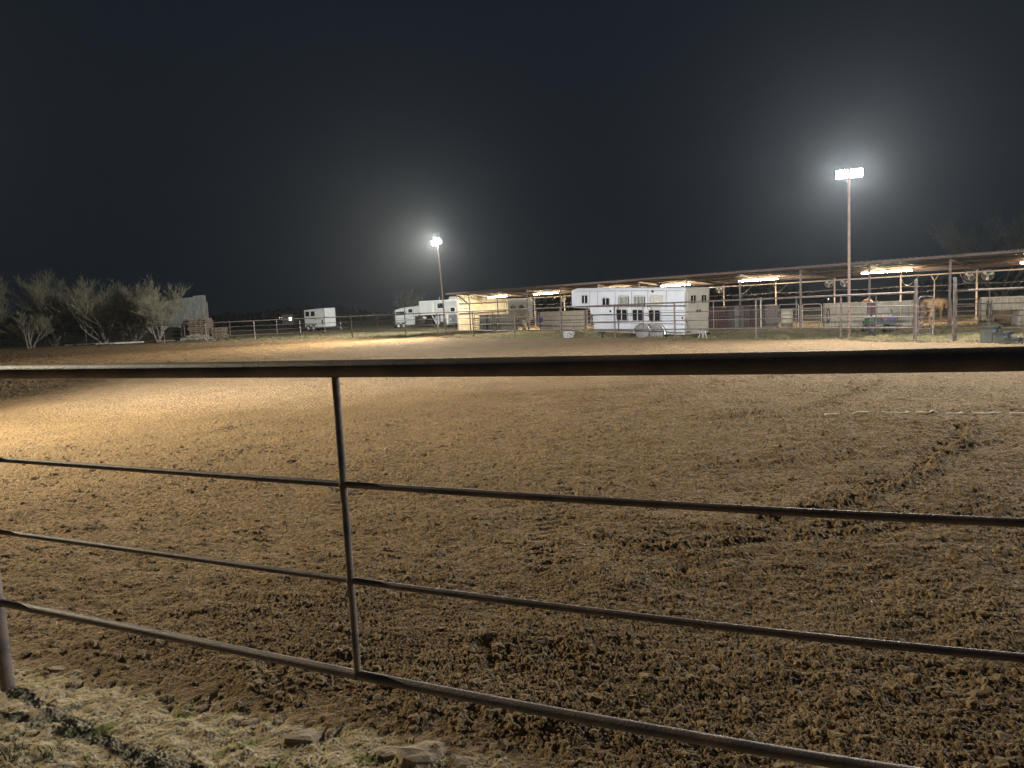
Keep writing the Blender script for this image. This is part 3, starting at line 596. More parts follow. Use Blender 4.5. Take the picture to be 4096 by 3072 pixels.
h = thing('water_bucket', 'small blue grey bucket hung on the pale stall wall by the lit gate', 'bucket', B(9.12, -.1, .55), BROT); MB().lathe([(0, 0), (.10, 0), (.14, .26), (.13, .26), (.09, .02), (0, .02)], n=18).build('shell', M['blue'], h); MB().tube(arc((0, .02, .25), .13, 0, math.pi, 8, (1, 0, 0), (0, 0, 1.6)), .006, 5).build('handle', M['galv'], h)
h = thing('lead_rope', 'dark lead rope looped on the long weathered stall wall, by the mesh gate', 'rope', B(27.95, -.06, .95), BROT)
MB().tube([(.07*math.cos(i*.45), -.012*(i % 3), -.32+.30*math.sin(i*.45)-.003*i) for i in range(42)], .012, 6).build('coil', M['dark'], h); MB().tube([(0, .04, .02), (0, -.05, .0)], .008, 6).build('hook', M['galv'], h)
h = thing('lead_rope', 'dark bridle and straps hung on the right stall wall near its edge', 'rope', B(34.25, -.07, 1.0), BROT)
MB().tube([(.06*math.cos(i*.5)+.01*(i % 4), -.01*(i % 3), -.36+.35*math.sin(i*.5)) for i in range(36)], .012, 6).build('coil', M['dark'], h); MB().tube([(.12, -.02, 0), (.15, -.02, -.5), (.1, -.02, -.85)], .012, 6).build('strap', M['dark'], h)
h = thing('halter', 'pale halter dangling from the weathered stall wall behind the cart', 'halter', B(31.05, -.07, .86), BROT)
MB().tube([(0, 0, 0), (.01, 0, -.3), (-.01, 0, -.4)], .014, 6).build('strap', M['rope'], h); MB().tube(arc((0, 0, -.1), .05, 0, 6.0, 12, (1, 0, 0), (0, 0, 1)), .008, 5).build('loop', M['rope'], h)
# cart
ct = thing('utility_cart', 'four wheeled yard cart loaded with coloured tubs behind the wire mesh fence', 'cart', (13.45, 26.6, 0), R(-2))
MB().box((.40, 0, .36), (1.02, .5, .04)).box((.40, -.25, .42), (1.02, .02, .12)).box((.40, .25, .42), (1.02, .02, .12)).build('tray', M['black'], ct)
MB().tube([(-.12, -.25, .62), (.93, -.25, .62), (.93, .25, .62), (-.12, .25, .62)], .012, 6, closed=True).tube([(-.12, -.25, .4), (-.12, -.25, .62)], .012, 6).tube([(.93, -.25, .4), (.93, -.25, .62)], .012, 6).tube([(.4, -.25, .4), (.4, -.25, .62)], .012, 6).build('side_rail', M['black'], ct)
for x in (0, .78):
    for y in (-.28, .28):
        wv = MB().lathe([(.07, -.05), (.13, -.055), (.16, -.03), (.165, 0), (.16, .03), (.13, .055), (.07, .05)], (x, y, .165), 22, 'y').build('wheel', M['rubber'], ct); MB().lathe([(0, -.03), (.03, -.06), (.07, -.04), (.07, .04), (0, .04)], (x, y, .165), 16, 'y').build('rim', M['slate'], wv)
MB().box((0, 0, .2), (.04, .52, .04)).box((.78, 0, .2), (.04, .52, .04)).bar((0, 0, .2), (.78, 0, .3), .04, .04).build('axle', M['black'], ct)
MB().tube([(.85, 0, .35), (.95, -.02, .5), (.78, -.05, .88)], .014, 8).tube([(.74, -.10, .90), (.82, 0, .88)], .016, 6).build('handle', M['black'], ct)
for x, c, nm, lab in ((.02, 'green', 'storage_bin', 'green tub in the cart, leftmost'), (.26, 'black', 'storage_bin', 'dark tub in the cart right of the green one'), (.50, 'pink', 'storage_bin', 'red tub in the middle of the cart'), (.77, 'blue', 'storage_bin', 'blue tub in the cart, rightmost')):
    o = thing(nm, lab, 'tub', Vector((13.45, 26.6, 0))+Matrix.Rotation(R(-2), 3, 'Z')@Vector((x, 0, .385)), R(-2), 'coloured tubs in the cart'); wd = .30 if c == 'blue' else .21
    MB().prism([(-wd*.42, 0), (wd*.42, 0), (wd*.5, .2), (-wd*.5, .2)], -.2, .2).build('shell', M[c], o, bevel=.01)
    g = random.Random(int(x*100)); cm = MB()
    for _ in range(7): cm.tube([(g.uniform(-wd*.4, wd*.4), g.uniform(-.16, .12), .19), (g.uniform(-wd*.5, wd*.5), g.uniform(-.16, .16), g.uniform(.23, .31))], g.uniform(.012, .03), 6)
    cm.build('contents', M['whiteb'], o)
# mounting block
mbk = thing('mounting_block', 'black and grey three step mounting block inside the right fence section', 'mounting block', (13.42, 20.05, 0), R(-55))
for i, (x, hh) in enumerate(((0, .47), (.30, .31), (.58, .16))):
    MB().box((x+.14, 0, hh/2-.0), (.30 if i == 0 else .285, .52, hh-.02)).build('side_panel', M['slate'], mbk, bevel=.01)
    MB().box((x+.17, 0, hh-.03), (.33, .56, .07)).build('step', M['black'], mbk, bevel=.012)
# step stool by trailer
st = thing('step_stool', 'small white folding step stool standing behind the big trailer rear', 'step stool', (7.75, 28.5, 0), .5)
for x in (-.11, .11): MB().bar((x, -.12, 0), (x*.75, 0, .36), .03, .03).build('leg', M['whiteb'], st); MB().bar((x, .14, 0), (x*.75, .02, .36), .03, .03).build('leg', M['whiteb'], st)
MB().box((0, .0, .37), (.25, .14, .025)).build('top_step', M['whiteb'], st); MB().box((0, -.07, .18), (.22, .03, .02)).build('brace', M['whiteb'], st)
# ------------------------------------------------------------------ trailers
def rrect(x0, x1, z0, z1, r_, n=4):
    pts = []
    for cx, cz, a in ((x1-r_, z1-r_, 0), (x0+r_, z1-r_, 90), (x0+r_, z0+r_, 180), (x1-r_, z0+r_, 270)):
        for i in range(n+1): q = R(a+90*i/n); pts.append((cx+r_*math.cos(q), cz+r_*math.sin(q)))
    return pts
def panel(mb, x0, x1, z0, z1, y0, y1, r_=.05, slant=0):
    p = rrect(x0, x1, z0, z1, min(r_, (x1-x0)/2.1, (z1-z0)/2.1)); p = [(x+slant*(z-z0), z) for x, z in p]; return mb.prism(p, y0, y1)
def wheel(parent, x, y, z, r_, wd=.11, mt='rubber', rim='trim'):
    o = MB().lathe([(r_*.55, -wd), (r_*.9, -wd), (r_, -wd*.6), (r_, wd*.6), (r_*.9, wd), (r_*.55, wd)], (x, y, z), 28, 'y').build('wheel', M[mt], parent)
    MB().lathe([(0, .05), (r_*.2, .055), (r_*.25, .02), (r_*.5, .03), (r_*.57, wd*.9), (r_*.57, -wd*.9), (0, -wd*.5)], (x, y, z), 24, 'y').build('rim', M[rim], o); return o
mt_ = thing('horse_trailer', 'large white gooseneck horse trailer with barred windows, parked in front of the barn', 'horse trailer', (7.33, 29.8, .12), math.atan2(.671, -.741), ry=-.045)
mt_.rotation_euler = (0, -.045, math.atan2(.671, -.741))
WD = 2.15
prof = [(0, 0), (4.60, 0), (4.72, .65), (4.90, 1.06), (5.86, 1.07), (5.92, 1.12), (5.93, 1.80), (5.88, 1.90), (5.76, 1.95), (0, 1.95)]
bmb = MB().prism(prof, -WD, 0); bmb.build('body', M['white'], mt_, bevel=.05)
MB().prism([(-.01, 1.93), (5.78, 1.93), (5.70, 1.985), (.06, 1.985)], -WD+.1, -.1).build('roof_cap', M['white'], mt_, bevel=.02)
sm2 = MB()
for x in (.0, .88, 1.78, 2.60, 3.46, 4.42, 4.86): sm2.box((x+.01, .004, 1.45), (.012, .008, .76))
sm2.build('seam', M['slate'], mt_)
MB().box((2.9, .012, 1.86), (5.7, .03, .03)).box((2.35, .012, .05), (4.5, .03, .08)).build('trim_strip', M['trim'], mt_)
def slider(x0, x1, z0, z1, y=0, slant=0, mid=True):
    fr = panel(MB(), x0, x1, z0, z1, y, y+.022, .05, slant).build('window', M['trim'], mt_)
    panel(MB(), x0+.035, x1-.035, z0+.035, z1-.035, y+.005, y+.028, .03, slant).build('glass', M['glass'], fr)
    if mid: MB().box(((x0+x1)/2+slant*(z1-z0)/2, y+.032, (z0+z1)/2), (.035, .01, z1-z0-.06)).build('divider', M['whiteb'], fr)
slider(4.96, 5.32, 1.27, 1.68)
panel(MB(), 3.6, 4.28, .08, 1.70, 0, .02, .08).build('side_door', M['white'], mt_)
slider(3.74, 4.15, 1.16, 1.56, .02)
MB().box((3.70, .035, .95), (.08, .03, .1)).build('door_handle', M['dark'], mt_)
for x0, x1, k in ((2.71, 3.29, 0), (1.89, 2.49, 1), (1.04, 1.68, 2)):
    fr = panel(MB(), x0, x1, 1.11, 1.66, 0, .025, .08).build('barred_window', M['trim'], mt_)
    panel(MB(), x0+.04, x1-.04, 1.15, 1.62, .006, .03, .06).build('glass', M['glass'] if k < 2 else M['creamdoor'], fr)
    br = MB()
    for i in range(7): xx = x0+.09+(x1-x0-.18)*i/6; br.box((xx, .045, 1.385), (.028, .02, .49))
    br.box(((x0+x1)/2, .045, 1.62), (x1-x0-.05, .022, .025)).box(((x0+x1)/2, .045, 1.15), (x1-x0-.05, .022, .025)).build('bars', M['whiteb'], fr)
for x0, x1 in ((2.76, 3.36), (1.95, 2.52), (1.10, 1.70)):
    dp = panel(MB(), x0, x1, .53, 1.06, .03, .06, .07, .06).build('drop_window', M['trim'], mt_)
    panel(MB(), x0+.04, x1-.04, .57, 1.02, .04, .068, .05, .06).build('glass', M['glass'], dp); MB().box(((x0+x1)/2+.02, .072, .80), (.04, .01, .46)).build('divider', M['whiteb'], dp)
rb = MB()
for i in range(11): rb.box((.52, .012, .26+i*.065), (.98, .024, .03))
rb.box((.52, .006, .585), (1.0, .012, .72)); rb.build('ribbed_panel', M['white'], mt_); rb = MB().box((3.0, .006, .25), (1.02, .012, .30))
for i in range(4): rb.box((3.0, .012, .14+i*.075), (1.0, .024, .03))
rb.build('ribbed_panel', M['white'], mt_)
MB().box((.8, .02, 1.03), (1.75, .03, .03)).build('trim_strip', M['trim'], mt_)
fn = MB(); 
for cx in (1.98, 1.28): fn.tube(arc((cx, .10, .02), .42, -.05, math.pi+.05, 12, (1, 0, 0), (0, 0, 1)), .045, 8)
fn.box((1.63, .10, .44), (.55, .2, .06)); fn.build('fender', M['trim'], mt_)
ww = MB()
for cx in (1.98, 1.28): ww.prism([(cx+.39*math.cos(a*.2618), .02+.39*math.sin(a*.2618)) for a in range(13)], -.02, .03)
ww.build('wheel_well', M['dark'], mt_)
for cx in (1.98, 1.28): 
    wheel(mt_, cx, -.02, .08, .31, .12); MB().lathe([(0, .0), (.30, .0), (.345, -.04), (.345, -.16), (.33, -.16)], (cx, .15, .06), 30, 'y').build('tyre_cover', M['cover'], mt_)
    wheel(mt_, cx, -WD+.02, .08, .31, .12)
MB().box((1.63, -WD/2, .02), (1.6, WD*.8, .12)).build('axle_frame', M['dark'], mt_)
MB().box((5.75, .02, 1.15), (.9, .02, .04)).build('trim_strip', M['trim'], mt_)
for x in (5.35, .12): MB().box((x-.02, .03, 1.13 if x > 1 else .72), (.14, .02, .035) if x > 1 else (.05, .03, .1)).build('marker_light', M['red'], mt_)
MB().lathe([(0, .0), (.06, 0), (.05, .03), (0, .05)], (1.55, .0, 1.83), 12, 'y').build('side_vent', M['dark'], mt_)
MB().box((5.15, -WD/2, .98), (.16, .2, .2)).tube([(5.15, -WD/2, 1.0), (5.15, -WD/2, .55)], .06, 12).box((5.15, -WD/2, .56), (.2, .26, .08)).bar((4.98, -WD/2, 1.0), (5.1, -WD/2, .55), .05, .05).build('coupler', M['dark'], mt_)
MB().tube([(4.25, .0-.1, .1), (4.25, -.1, -.42)], .045, 10).box((4.25, -.1, -.44), (.24, .24, .05)).box((4.25, -.1, -.02), (.26, .2, .12)).build('jack_leg', M['black'], mt_)
MB().tube([(4.62, .03, .75), (4.78, .06, .68), (4.80, .06, .45), (4.70, .05, .3), (4.58, .02, .35)], .018, 8).build('cord_loop', M['dark'], mt_)
# rear
def rpanel(mb, y0, y1, z0, z1, x0, x1, r_=.03):
    p = rrect(y0, y1, z0, z1, r_); n = len(p); vs = [(x0, a, b_) for a, b_ in p]+[(x1, a, b_) for a, b_ in p]
    mb.add(vs, [(i, (i+1) % n, n+(i+1) % n, n+i) for i in range(n)]+[tuple(range(n)), tuple(range(n, 2*n))[::-1]]); return mb
rpanel(MB(), -WD+.02, -.02, .0, 1.93, -.015, .0).build('rear_frame', M['creamdoor'], mt_)
for y0, y1 in ((-1.07, -.12), (-2.03, -1.09)):
    dr = rpanel(MB(), y0, y1, .08, 1.86, -.04, -.016).build('rear_door', M['creamdoor'], mt_); yc = (y0+y1)/2
    rpanel(MB(), yc-.24, yc+.24, 1.28, 1.67, -.052, -.03, .05).build('window', M['trim'], dr); rpanel(MB(), yc-.21, yc+.21, 1.31, 1.64, -.058, -.04, .04).build('glass', M['glass'], dr)
    MB().box((-.06, yc, 1.475), (.01, .035, .34)).build('divider', M['whiteb'], dr)
    MB().box((-.06, -1.08+(.12 if y0 > -1.1 else -.12), .97), (.03, .16, .05)).box((-.07, -1.08+(.12 if y0 > -1.1 else -.12), .97), (.04, .04, .12)).build('latch', M['dark'], dr)
    for z in (.25, .95, 1.7): MB().box((-.05, y1-.03 if y0 > -1.1 else y0+.03, z), (.03, .1, .035)).build('hinge', M['trim'], dr)
for y in (-.25, -1.9): MB().box((-.05, y, .12), (.03, .3, .05)).build('tail_light', M['red'], mt_)
MB().box((-.02, -WD/2, -.07), (.16, WD, .1)).build('bumper', M['dark'], mt_)
MB().box((-.035, -.05, .6), (.03, .06, .14)).box((-.035, -WD+.05, .6), (.03, .06, .14)).build('tail_light', M['red'], mt_)
# small two horse trailer far behind
def small_trailer():
    t = thing('horse_trailer', 'small white bumper pull trailer with dark swoosh, alone in the dark', 'horse trailer', (0, 0, 0), 0)
    p = G(1246, 1321); t.location = (p.x*.96-.7, p.y*.96, 0); t.rotation_euler = (0, 0, R(-22)); L = 2.75
    z0, z1 = .38, 2.45
    poly = [(0, 1.9), (0, 0), (L, 0), (L+.75, .95), (L, 1.9)]; n = 5
    vs = [(x, y, z0) for x, y in poly]+[(x, y, z1 if i not in (1, 0) else z1-.12) for i, (x, y) in enumerate(poly)]
    b = MB(); b.add(vs, [(i, (i+1) % n, n+(i+1) % n, n+i) for i in range(n)][::1]+[tuple(range(n))[::-1], tuple(range(n, 2*n))]); b.build('body', M['whiteb'], t, bevel=.06)
    for x0 in (.22, .95): 
        w_ = MB(); w_.prism(rrect(x0, x0+.5, 1.62, 2.15, .07), -.03, 0); o = w_.build('window', M['glass'], t)
    sw = MB(); sw.tube([(.55, -.02, 1.22), (.9, -.02, 1.32), (1.3, -.02, 1.35), (1.7, -.02, 1.27), (2.1, -.02, 1.28)], [.006, .02, .035, .03, .006], 5).tube([(1.2, -.02, 1.30), (1.5, -.02, 1.42), (1.9, -.02, 1.40), (2.3, -.02, 1.25)], [.006, .025, .02, .006], 5).build('swoosh', M['dark'], t)
    for x in (.5, 1.2): wheel(t, x, .0, .32, .32, .12, 'rubber', 'whiteb'); wheel(t, x, 1.9, .32, .32, .12, 'rubber', 'whiteb')
    MB().box((.85, -.06, .72), (1.6, .2, .06)).build('fender', M['dark'], t)
    MB().box((L-.35, -.02, .95), (.14, .03, .5)).build('tack_door_latch', M['dark'], t)
    MB().bar((L-.2, .95, .4), (L+1.7, .95, .42), .1, .1).build('tongue', M['dark'], t); MB().tube([(L+1.35, .95, .05), (L+1.35, .95, .85)], .035, 8).box((L+1.35, .95, .04), (.2, .2, .04)).build('jack', M['whiteb'], t)
    MB().bar((L, -.02, z0), (L, -.02, z1-.05), .05, .06).build('corner_trim', M['trim'], t)
small_trailer()
def lq_trailer():
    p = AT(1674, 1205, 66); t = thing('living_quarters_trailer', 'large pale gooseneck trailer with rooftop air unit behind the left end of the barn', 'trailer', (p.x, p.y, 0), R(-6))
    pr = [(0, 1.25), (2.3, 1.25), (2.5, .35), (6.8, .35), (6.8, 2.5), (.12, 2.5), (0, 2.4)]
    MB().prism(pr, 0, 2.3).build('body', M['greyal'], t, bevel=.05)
    MB().box((3.3, .0, 2.5), (6.6, .08, .06)).box((1.2, -.01, 1.28), (2.3, .05, .07)).build('trim_strip', M['trim'], t)
    for x in (1.26, 1.36): MB().box((x, -.015, 1.86), (.05, .03, 1.1)).build('corner_trim', M['trim'], t)
    for x0, x1, z0, z1 in ((1.7, 2.35, 1.75, 2.3), (2.9, 3.4, 1.4, 1.85)):
        w_ = MB().prism(rrect(x0, x1, z0, z1, .08), -.03, 0).build('window', M['trim'], t); MB().prism(rrect(x0+.04, x1-.04, z0+.04, z1-.04, .06), -.04, -.01).build('glass', M['glass'], w_)
    MB().prism([(2.65, 2.53), (3.65, 2.53), (3.6, 2.83), (2.75, 2.83)], .7, 1.5).build('air_conditioner', M['greyal'], t, bevel=.04)
    MB().lathe([(0, 0), (.03, 0), (.03, .3), (0, .34)], (1.75, 1.1, 2.53), 8).lathe([(.0, .2), (.3, .21), (0, .23)], (1.75, 1.1, 2.53), 12).build('antenna', M['trim'], t)
    MB().prism(rrect(2.75, 3.5, .45, 1.15, .05), -.03, 0).build('storage_door', M['slate'], t); MB().box((2.9, -.04, .75), (.16, .02, .22)).build('label_plate', M['greyal'], t)
    MB().box((2.62, -.03, .75), (.06, .05, .95)).build('ladder_rail', M['trim'], t)
    MB().box((1.55, .8, .75), (.35, .35, .8)).tube([(1.5, .8, .4), (1.5, .8, .05)], .09, 10).box((1.5, .8, .05), (.4, .4, .08)).build('landing_leg', M['greyal'], t)
    MB().lathe([(0, 0), (.18, .03), (.2, .15), (.2, .55), (.16, .68), (0, .72)], (2.0, .5, .5), 16).build('gas_bottle', M['greyal'], t)
    MB().bar((1.1, .4, 1.2), (1.5, .4, .4), .16, .1).bar((.4, .6, 1.1), (.35, .6, .9), .3, .4).build('hitch_arm', M['greyal'], t)
    wheel(t, 4.4, 0, .36, .36); wheel(t, 5.2, 0, .36, .36); wheel(t, 4.4, 2.3, .36, .36); wheel(t, 5.2, 2.3, .36, .36)
lq_trailer()
def stock_trailer():
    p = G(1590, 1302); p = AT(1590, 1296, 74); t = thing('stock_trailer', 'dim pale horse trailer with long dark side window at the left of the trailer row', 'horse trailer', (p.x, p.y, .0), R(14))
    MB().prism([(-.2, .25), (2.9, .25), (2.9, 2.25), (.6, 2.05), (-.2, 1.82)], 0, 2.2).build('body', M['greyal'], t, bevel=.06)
    for x0, x1, z0, z1 in ((-.12, .9, 1.28, 1.66), (1.2, 1.6, 1.52, 1.86), (2.45, 2.52, 1.4, 1.75)): MB().prism(rrect(x0, x1, z0, z1, .03), -.03, 0).build('window', M['glass'], t)
    MB().box((1.7, -.01, 1.1), (.03, .03, 1.6)).box((.5, -.01, .95), (1.3, .03, .03)).build('trim_strip', M['slate'], t)
    for x in (.1, .62): wheel(t, x, -.02, .2, .28); wheel(t, x, 2.2, .2, .28)
    MB().box((.35, -.06, .55), (1.3, .16, .05)).build('fender', M['dark'], t); MB().box((1.6, 0.3, .22), (1.9, .3, .12)).build('running_board', M['greyal'], t)
stock_trailer()
def far_trailer():
    p = AT(2029, 1297, 63); q = AT(2135, 1297, 63); t = thing('horse_trailer', 'white trailer seen rear on through the open barn, two square door windows', 'horse trailer', (p.x, p.y, 0), R(4)); L = (q-p).length
    b = MB(); b.prism([(0, .3), (L, .3), (L, 2.1), (L-.15, 2.3), (.15, 2.3), (0, 2.1)], 0, 6).build('body', M['whiteb'], t, bevel=.04)
    for x0 in (.28, 1.02):
        d = MB().prism(rrect(x0-.04, x0+.68, .75, 2.0, .03), -.03, 0).build('rear_door', M['creamdoor'], t); MB().prism(rrect(x0+.08, x0+.5, 1.38, 1.72, .06), -.045, -.01).build('glass', M['glass'], d)
        MB().box((x0+.3, -.04, 1.8), (.06, .03, .04)).build('latch', M['dark'], d)
    MB().box((L/2, -.03, .72), (L*.9, .05, .05)).build('trim_strip', M['slate'], t); MB().box((L/2, -.04, .3), (L, .12, .14)).build('bumper', M['dark'], t)
    MB().box((L-.35, -.04, .95), (.06, .03, .1)).build('latch', M['dark'], t)
    for x in (.2, L-.2): wheel(t, x, 3, .33, .33); wheel(t, x, 3.8, .33, .33)
far_trailer()
# ------------------------------------------------------------------ shed, timber, rubble, planks
p = AT(665, 1325, 72); q = AT(834, 1320, 69.5); u = Vector((q.x-p.x, q.y-p.y, 0)); L = u.length; u.normalize(); nn = Vector((u.y, -u.x, 0))
sh = thing('sheet_metal_shed', 'tall grey corrugated metal shed wall behind the bare trees and timber pile', 'shed', (p.x, p.y, 0))
for i in range(7):
    a = L*i/7; mb = MB(); corr(mb, Vector((p.x, p.y, 0))+u*a+nn*(.01*(i % 2)), u, L/7+.02, Vector((0, 0, 1)), 3.75+.07*i+(.06 if i % 2 else 0), nn, .15, .03); mb.build('sheet', M['sheet'], sh, world=True, solid=.004)
mb = MB(); corr(mb, Vector((q.x-.04, q.y+.05, 0)), Vector((-.5, .866, 0)), 3.5, Vector((0, 0, 1)), 4.1, u, .15, .03); mb.build('side_wall', M['sheet'], sh, world=True, solid=.004)
for z in (.6, 2.0, 3.4): MB().bar(Vector((p.x, p.y, z))-nn*.06, Vector((q.x, q.y, z))-nn*.06, .05, .09).build('girt', M['rustdk'], sh, world=True)
for a in (0, L/2, L): MB().tube([Vector((p.x, p.y, -.2))+u*a-nn*.1, Vector((p.x, p.y, 3.5))+u*a-nn*.1], .06, 8).build('post', M['rustdk'], sh, world=True)
def stack(label, px0, px1, py, Y, h, n, seed, wd=1.1):
    g = random.Random(seed); a, b_ = AT(px0, py, Y), AT(px1, py, Y); L = (b_-a).length; t = thing('timber_stack', label, 'timber stack', (a.x, a.y, 0), R(-4)); z = 0
    for i in range(n):
        th = h/n*.6; mb = MB()
        mb.box((L/2+g.uniform(-.12, .12), g.uniform(-.05, .05), z+th/2), (L*g.uniform(.85, 1.05), wd, th)); mb.build('plank_layer', M['twood'], t)
        sp = MB()
        for k in range(4): sp.box((L*(.1+.27*k)+g.uniform(-.05, .05), 0, z+th+h/n*.2), (.12, wd*.95, h/n*.4))
        sp.build('spacer', M['twood'], t); z += h/n
    return t
stack('tall pile of old timber with rough top, before the grey metal shed', 768, 852, 1350, 66, 1.92, 11, 1)
stack('low pallet stack on the right of the tall timber pile', 858, 905, 1346, 66, 1.0, 7, 2)
g = random.Random(3); br = thing('log_pile', 'dark rounded heap of logs and boards left of the tall timber pile', 'log pile', AT(742, 1340, 67)); br.location.z = 0
for i in range(30):
    x = (i % 6)*.26+g.uniform(-.05, .05); z = .45+.24*(i//6); MB().tube([(x, -.6, z), (x+g.uniform(-.2, .2), .8, z+g.uniform(-.04, .04))], g.uniform(.10, .15), 8).build('log', M['twood'], br)
MB().prism([(-.1, 1.62), (1.7, 1.68), (1.2, 1.90), (.3, 1.94)], -.5, .6).build('board_top', M['twood'], br)
rub = MB(); import bmesh
for i in range(130):
    px = g.uniform(722, 852); base = AT(px, 1350, 64.6); s = g.uniform(.06, .17); hh = max(0, .45*math.sin((px-718)/135*3.14))*g.random()
    n0 = 8; pts = [(base.x+s*(1+g.uniform(-.3, .3))*math.cos(k*.785), base.y+s*math.sin(k*.785)) for k in range(n0)]
    vs = [(x, y, hh-.05) for x, y in pts]+[((x+base.x)/2, (y+base.y)/2, hh+s*g.uniform(.7, 1.1)) for x, y in pts]; rub.add(vs, [(k, (k+1) % n0, n0+(k+1) % n0, n0+k) for k in range(n0)]+[tuple(range(n0, 2*n0))])
tag(rub.build('rubble', M['rock']), 'pale broken rubble heaped at the foot of the timber piles', 'rubble', kind='stuff')
for lab, x0, x1, y_, Y, mt in (('long pale board lying on the ground under the bare trees, upper one', 382, 560, 1364, 62.5, 'woodpale'), ('pale pipe length lying just in front of the long board, left piece', 443, 486, 1371, 61.2, 'whiteb'), ('bright white pipe length on the ground, right of the short piece', 490, 568, 1369, 61.0, 'whiteb'), ('grey board lying at far left under the trees', 262, 398, 1377, 63.5, 'woodg'), ('short grey board on the ground left of the rubble', 628, 690, 1358, 62.0, 'woodg')):
    a, b_ = AT(x0, y_, Y), AT(x1, y_-3, Y); o = MB().bar((0, 0, .12), (b_.x-a.x, b_.y-a.y+.3, .14), .25, .09).build('loose_board', M[mt]); o.location = (a.x, a.y, 0); tag(o, lab, 'board', 'boards lying under the trees')
# ------------------------------------------------------------------ trees
def tree(label, px, py_top, Y, spread, seed, leafn=2500, leafm='leafo', stems=5, name='bare_tree', lean=0, group='bare trees at the left', lv=(5, 6, 7, 5)):
    g = random.Random(seed); base = AT(px, 1380, Y); base.z = 0; top = AT(px, py_top, Y).z; H = top
    t = thing(name, label, 'tree', base, 0, group); trunk, br, tw = MB(), MB(), MB(); tips = []
    def branch(p, d, L, r_, lev):
        mb = trunk if lev == 0 else br if lev <= 2 else tw; n = 4 if lev < 3 else 2; pts = [p]; dd = d.copy()
        for i in range(n):
            dd = (dd+Vector((g.gauss(0, .16), g.gauss(0, .16), g.gauss(.05, .12)))).normalized(); pts.append(pts[-1]+dd*L/n)
        rs = [r_*(1-.62*i/n) for i in range(n+1)]; mb.tube(pts, rs, (7, 5, 4, 3, 3)[lev], cap=False)
        if lev >= 3: tips.append(pts[-1])
        if lev < 4:
            for k in range(lv[lev]):
                f_ = .3+.7*(k+.6)/lv[lev] if lev else .35+.65*(k+.6)/lv[lev]; i = min(n-1, int(f_*n)); q = pts[i]+(pts[i+1]-pts[i])*(f_*n-i)
                ax = Vector((g.gauss(0, 1), g.gauss(0, 1), g.gauss(0, .5))).normalized(); nd = (dd*1.0+ax*.60+Vector((0, 0, .30))).normalized()
                branch(q, nd, L*(.62 if lev < 2 else .55)*g.uniform(.75, 1.2), max(.009, rs[i]*.58), lev+1)
    for s_ in range(stems):
        a = s_*6.283/stems+g.uniform(-.4, .4); tl = g.uniform(.2, .72)*spread
        branch(Vector((g.uniform(-.2, .2), g.uniform(-.2, .2), -.1)), Vector((math.cos(a)*tl+lean, math.sin(a)*tl, 1)).normalized(), H*.52, .11, 0)
    zm = max(q.z for q in tips); k = H/zm
    for mb, nm, mt in ((trunk, 'trunk', 'bark'), (br, 'branches', 'bark'), (tw, 'twigs', 'twig')):
        mb.v = [(x*(k*.5+.5), y*(k*.5+.5), z*k) for x, y, z in mb.v]; mb.build(nm, M[mt], t)
    lf = MB()
    for _ in range(leafn):
        q = g.choice(tips); c = Vector((q.x*(k*.5+.5), q.y*(k*.5+.5), q.z*k))+Vector((g.gauss(0, .2), g.gauss(0, .2), g.gauss(0, .2))); s_ = g.uniform(.015, .04)
        a = Vector((g.gauss(0, 1), g.gauss(0, 1), g.gauss(0, 1))).normalized()*s_; b_ = Vector((g.gauss(0, 1), g.gauss(0, 1), g.gauss(0, 1))).normalized()*s_*.5
        lf.add([c-a, c-b_, c+a, c+b_], [(0, 1, 2, 3)])
    if leafn: lf.build('foliage', M[leafm], t)
    return t
tree('leafy dark green tree at the far left picture edge', -15, 1085, 64, .9, 1, 12000, 'leaf', name='leafy_tree')
tree('tall bushy olive twigged tree, second from the left edge', 225, 1063, 66, .95, 2, 7000, stems=7)
tree('widest bare branching tree in the middle of the row', 425, 1078, 64, 1.45, 3, 4000, stems=8)
tree('rounded bare tree right beside the grey metal shed', 640, 1093, 62, 1.2, 4, 6000, stems=7)
tree('small bare sapling between the left edge tree and the tall olive one', 120, 1230, 62, 1.2, 5, 300)
tree('short scrubby bare tree between the wide tree and the round tree', 540, 1235, 66, 1.3, 6, 300)
tree('dim wispy tree in the darkness above the barn roof at right', 4010, 800, 60, 1.2, 8, 1500, group='dim trees far behind', stems=5)
tree('dim low tree behind the trailers near the light pole', 1650, 1150, 105, 1.2, 9, 800, group='dim trees far behind', stems=4)
g = random.Random(12); bs = MB()
for i in range(15000):
    px = g.uniform(-120, 700); Y = g.uniform(63, 74); c = AT(px, 1370, Y); hmax = .7+.9*abs(math.sin(px*.017)+.5*math.sin(px*.041)); z = g.random()*hmax
    c = Vector((c.x, c.y, z)); a = Vector((g.gauss(0, .3), g.gauss(0, .3), g.gauss(.3, .3))).normalized()*g.uniform(.1, .3); s_ = Vector((g.uniform(-.02, .02), .0, .01)); bs.add([c, c+s_, c+a], [(0, 1, 2)])
tag(bs.build('brush', M['brush']), 'tangled dark brush growing under the bare trees at left', 'brush', kind='stuff')
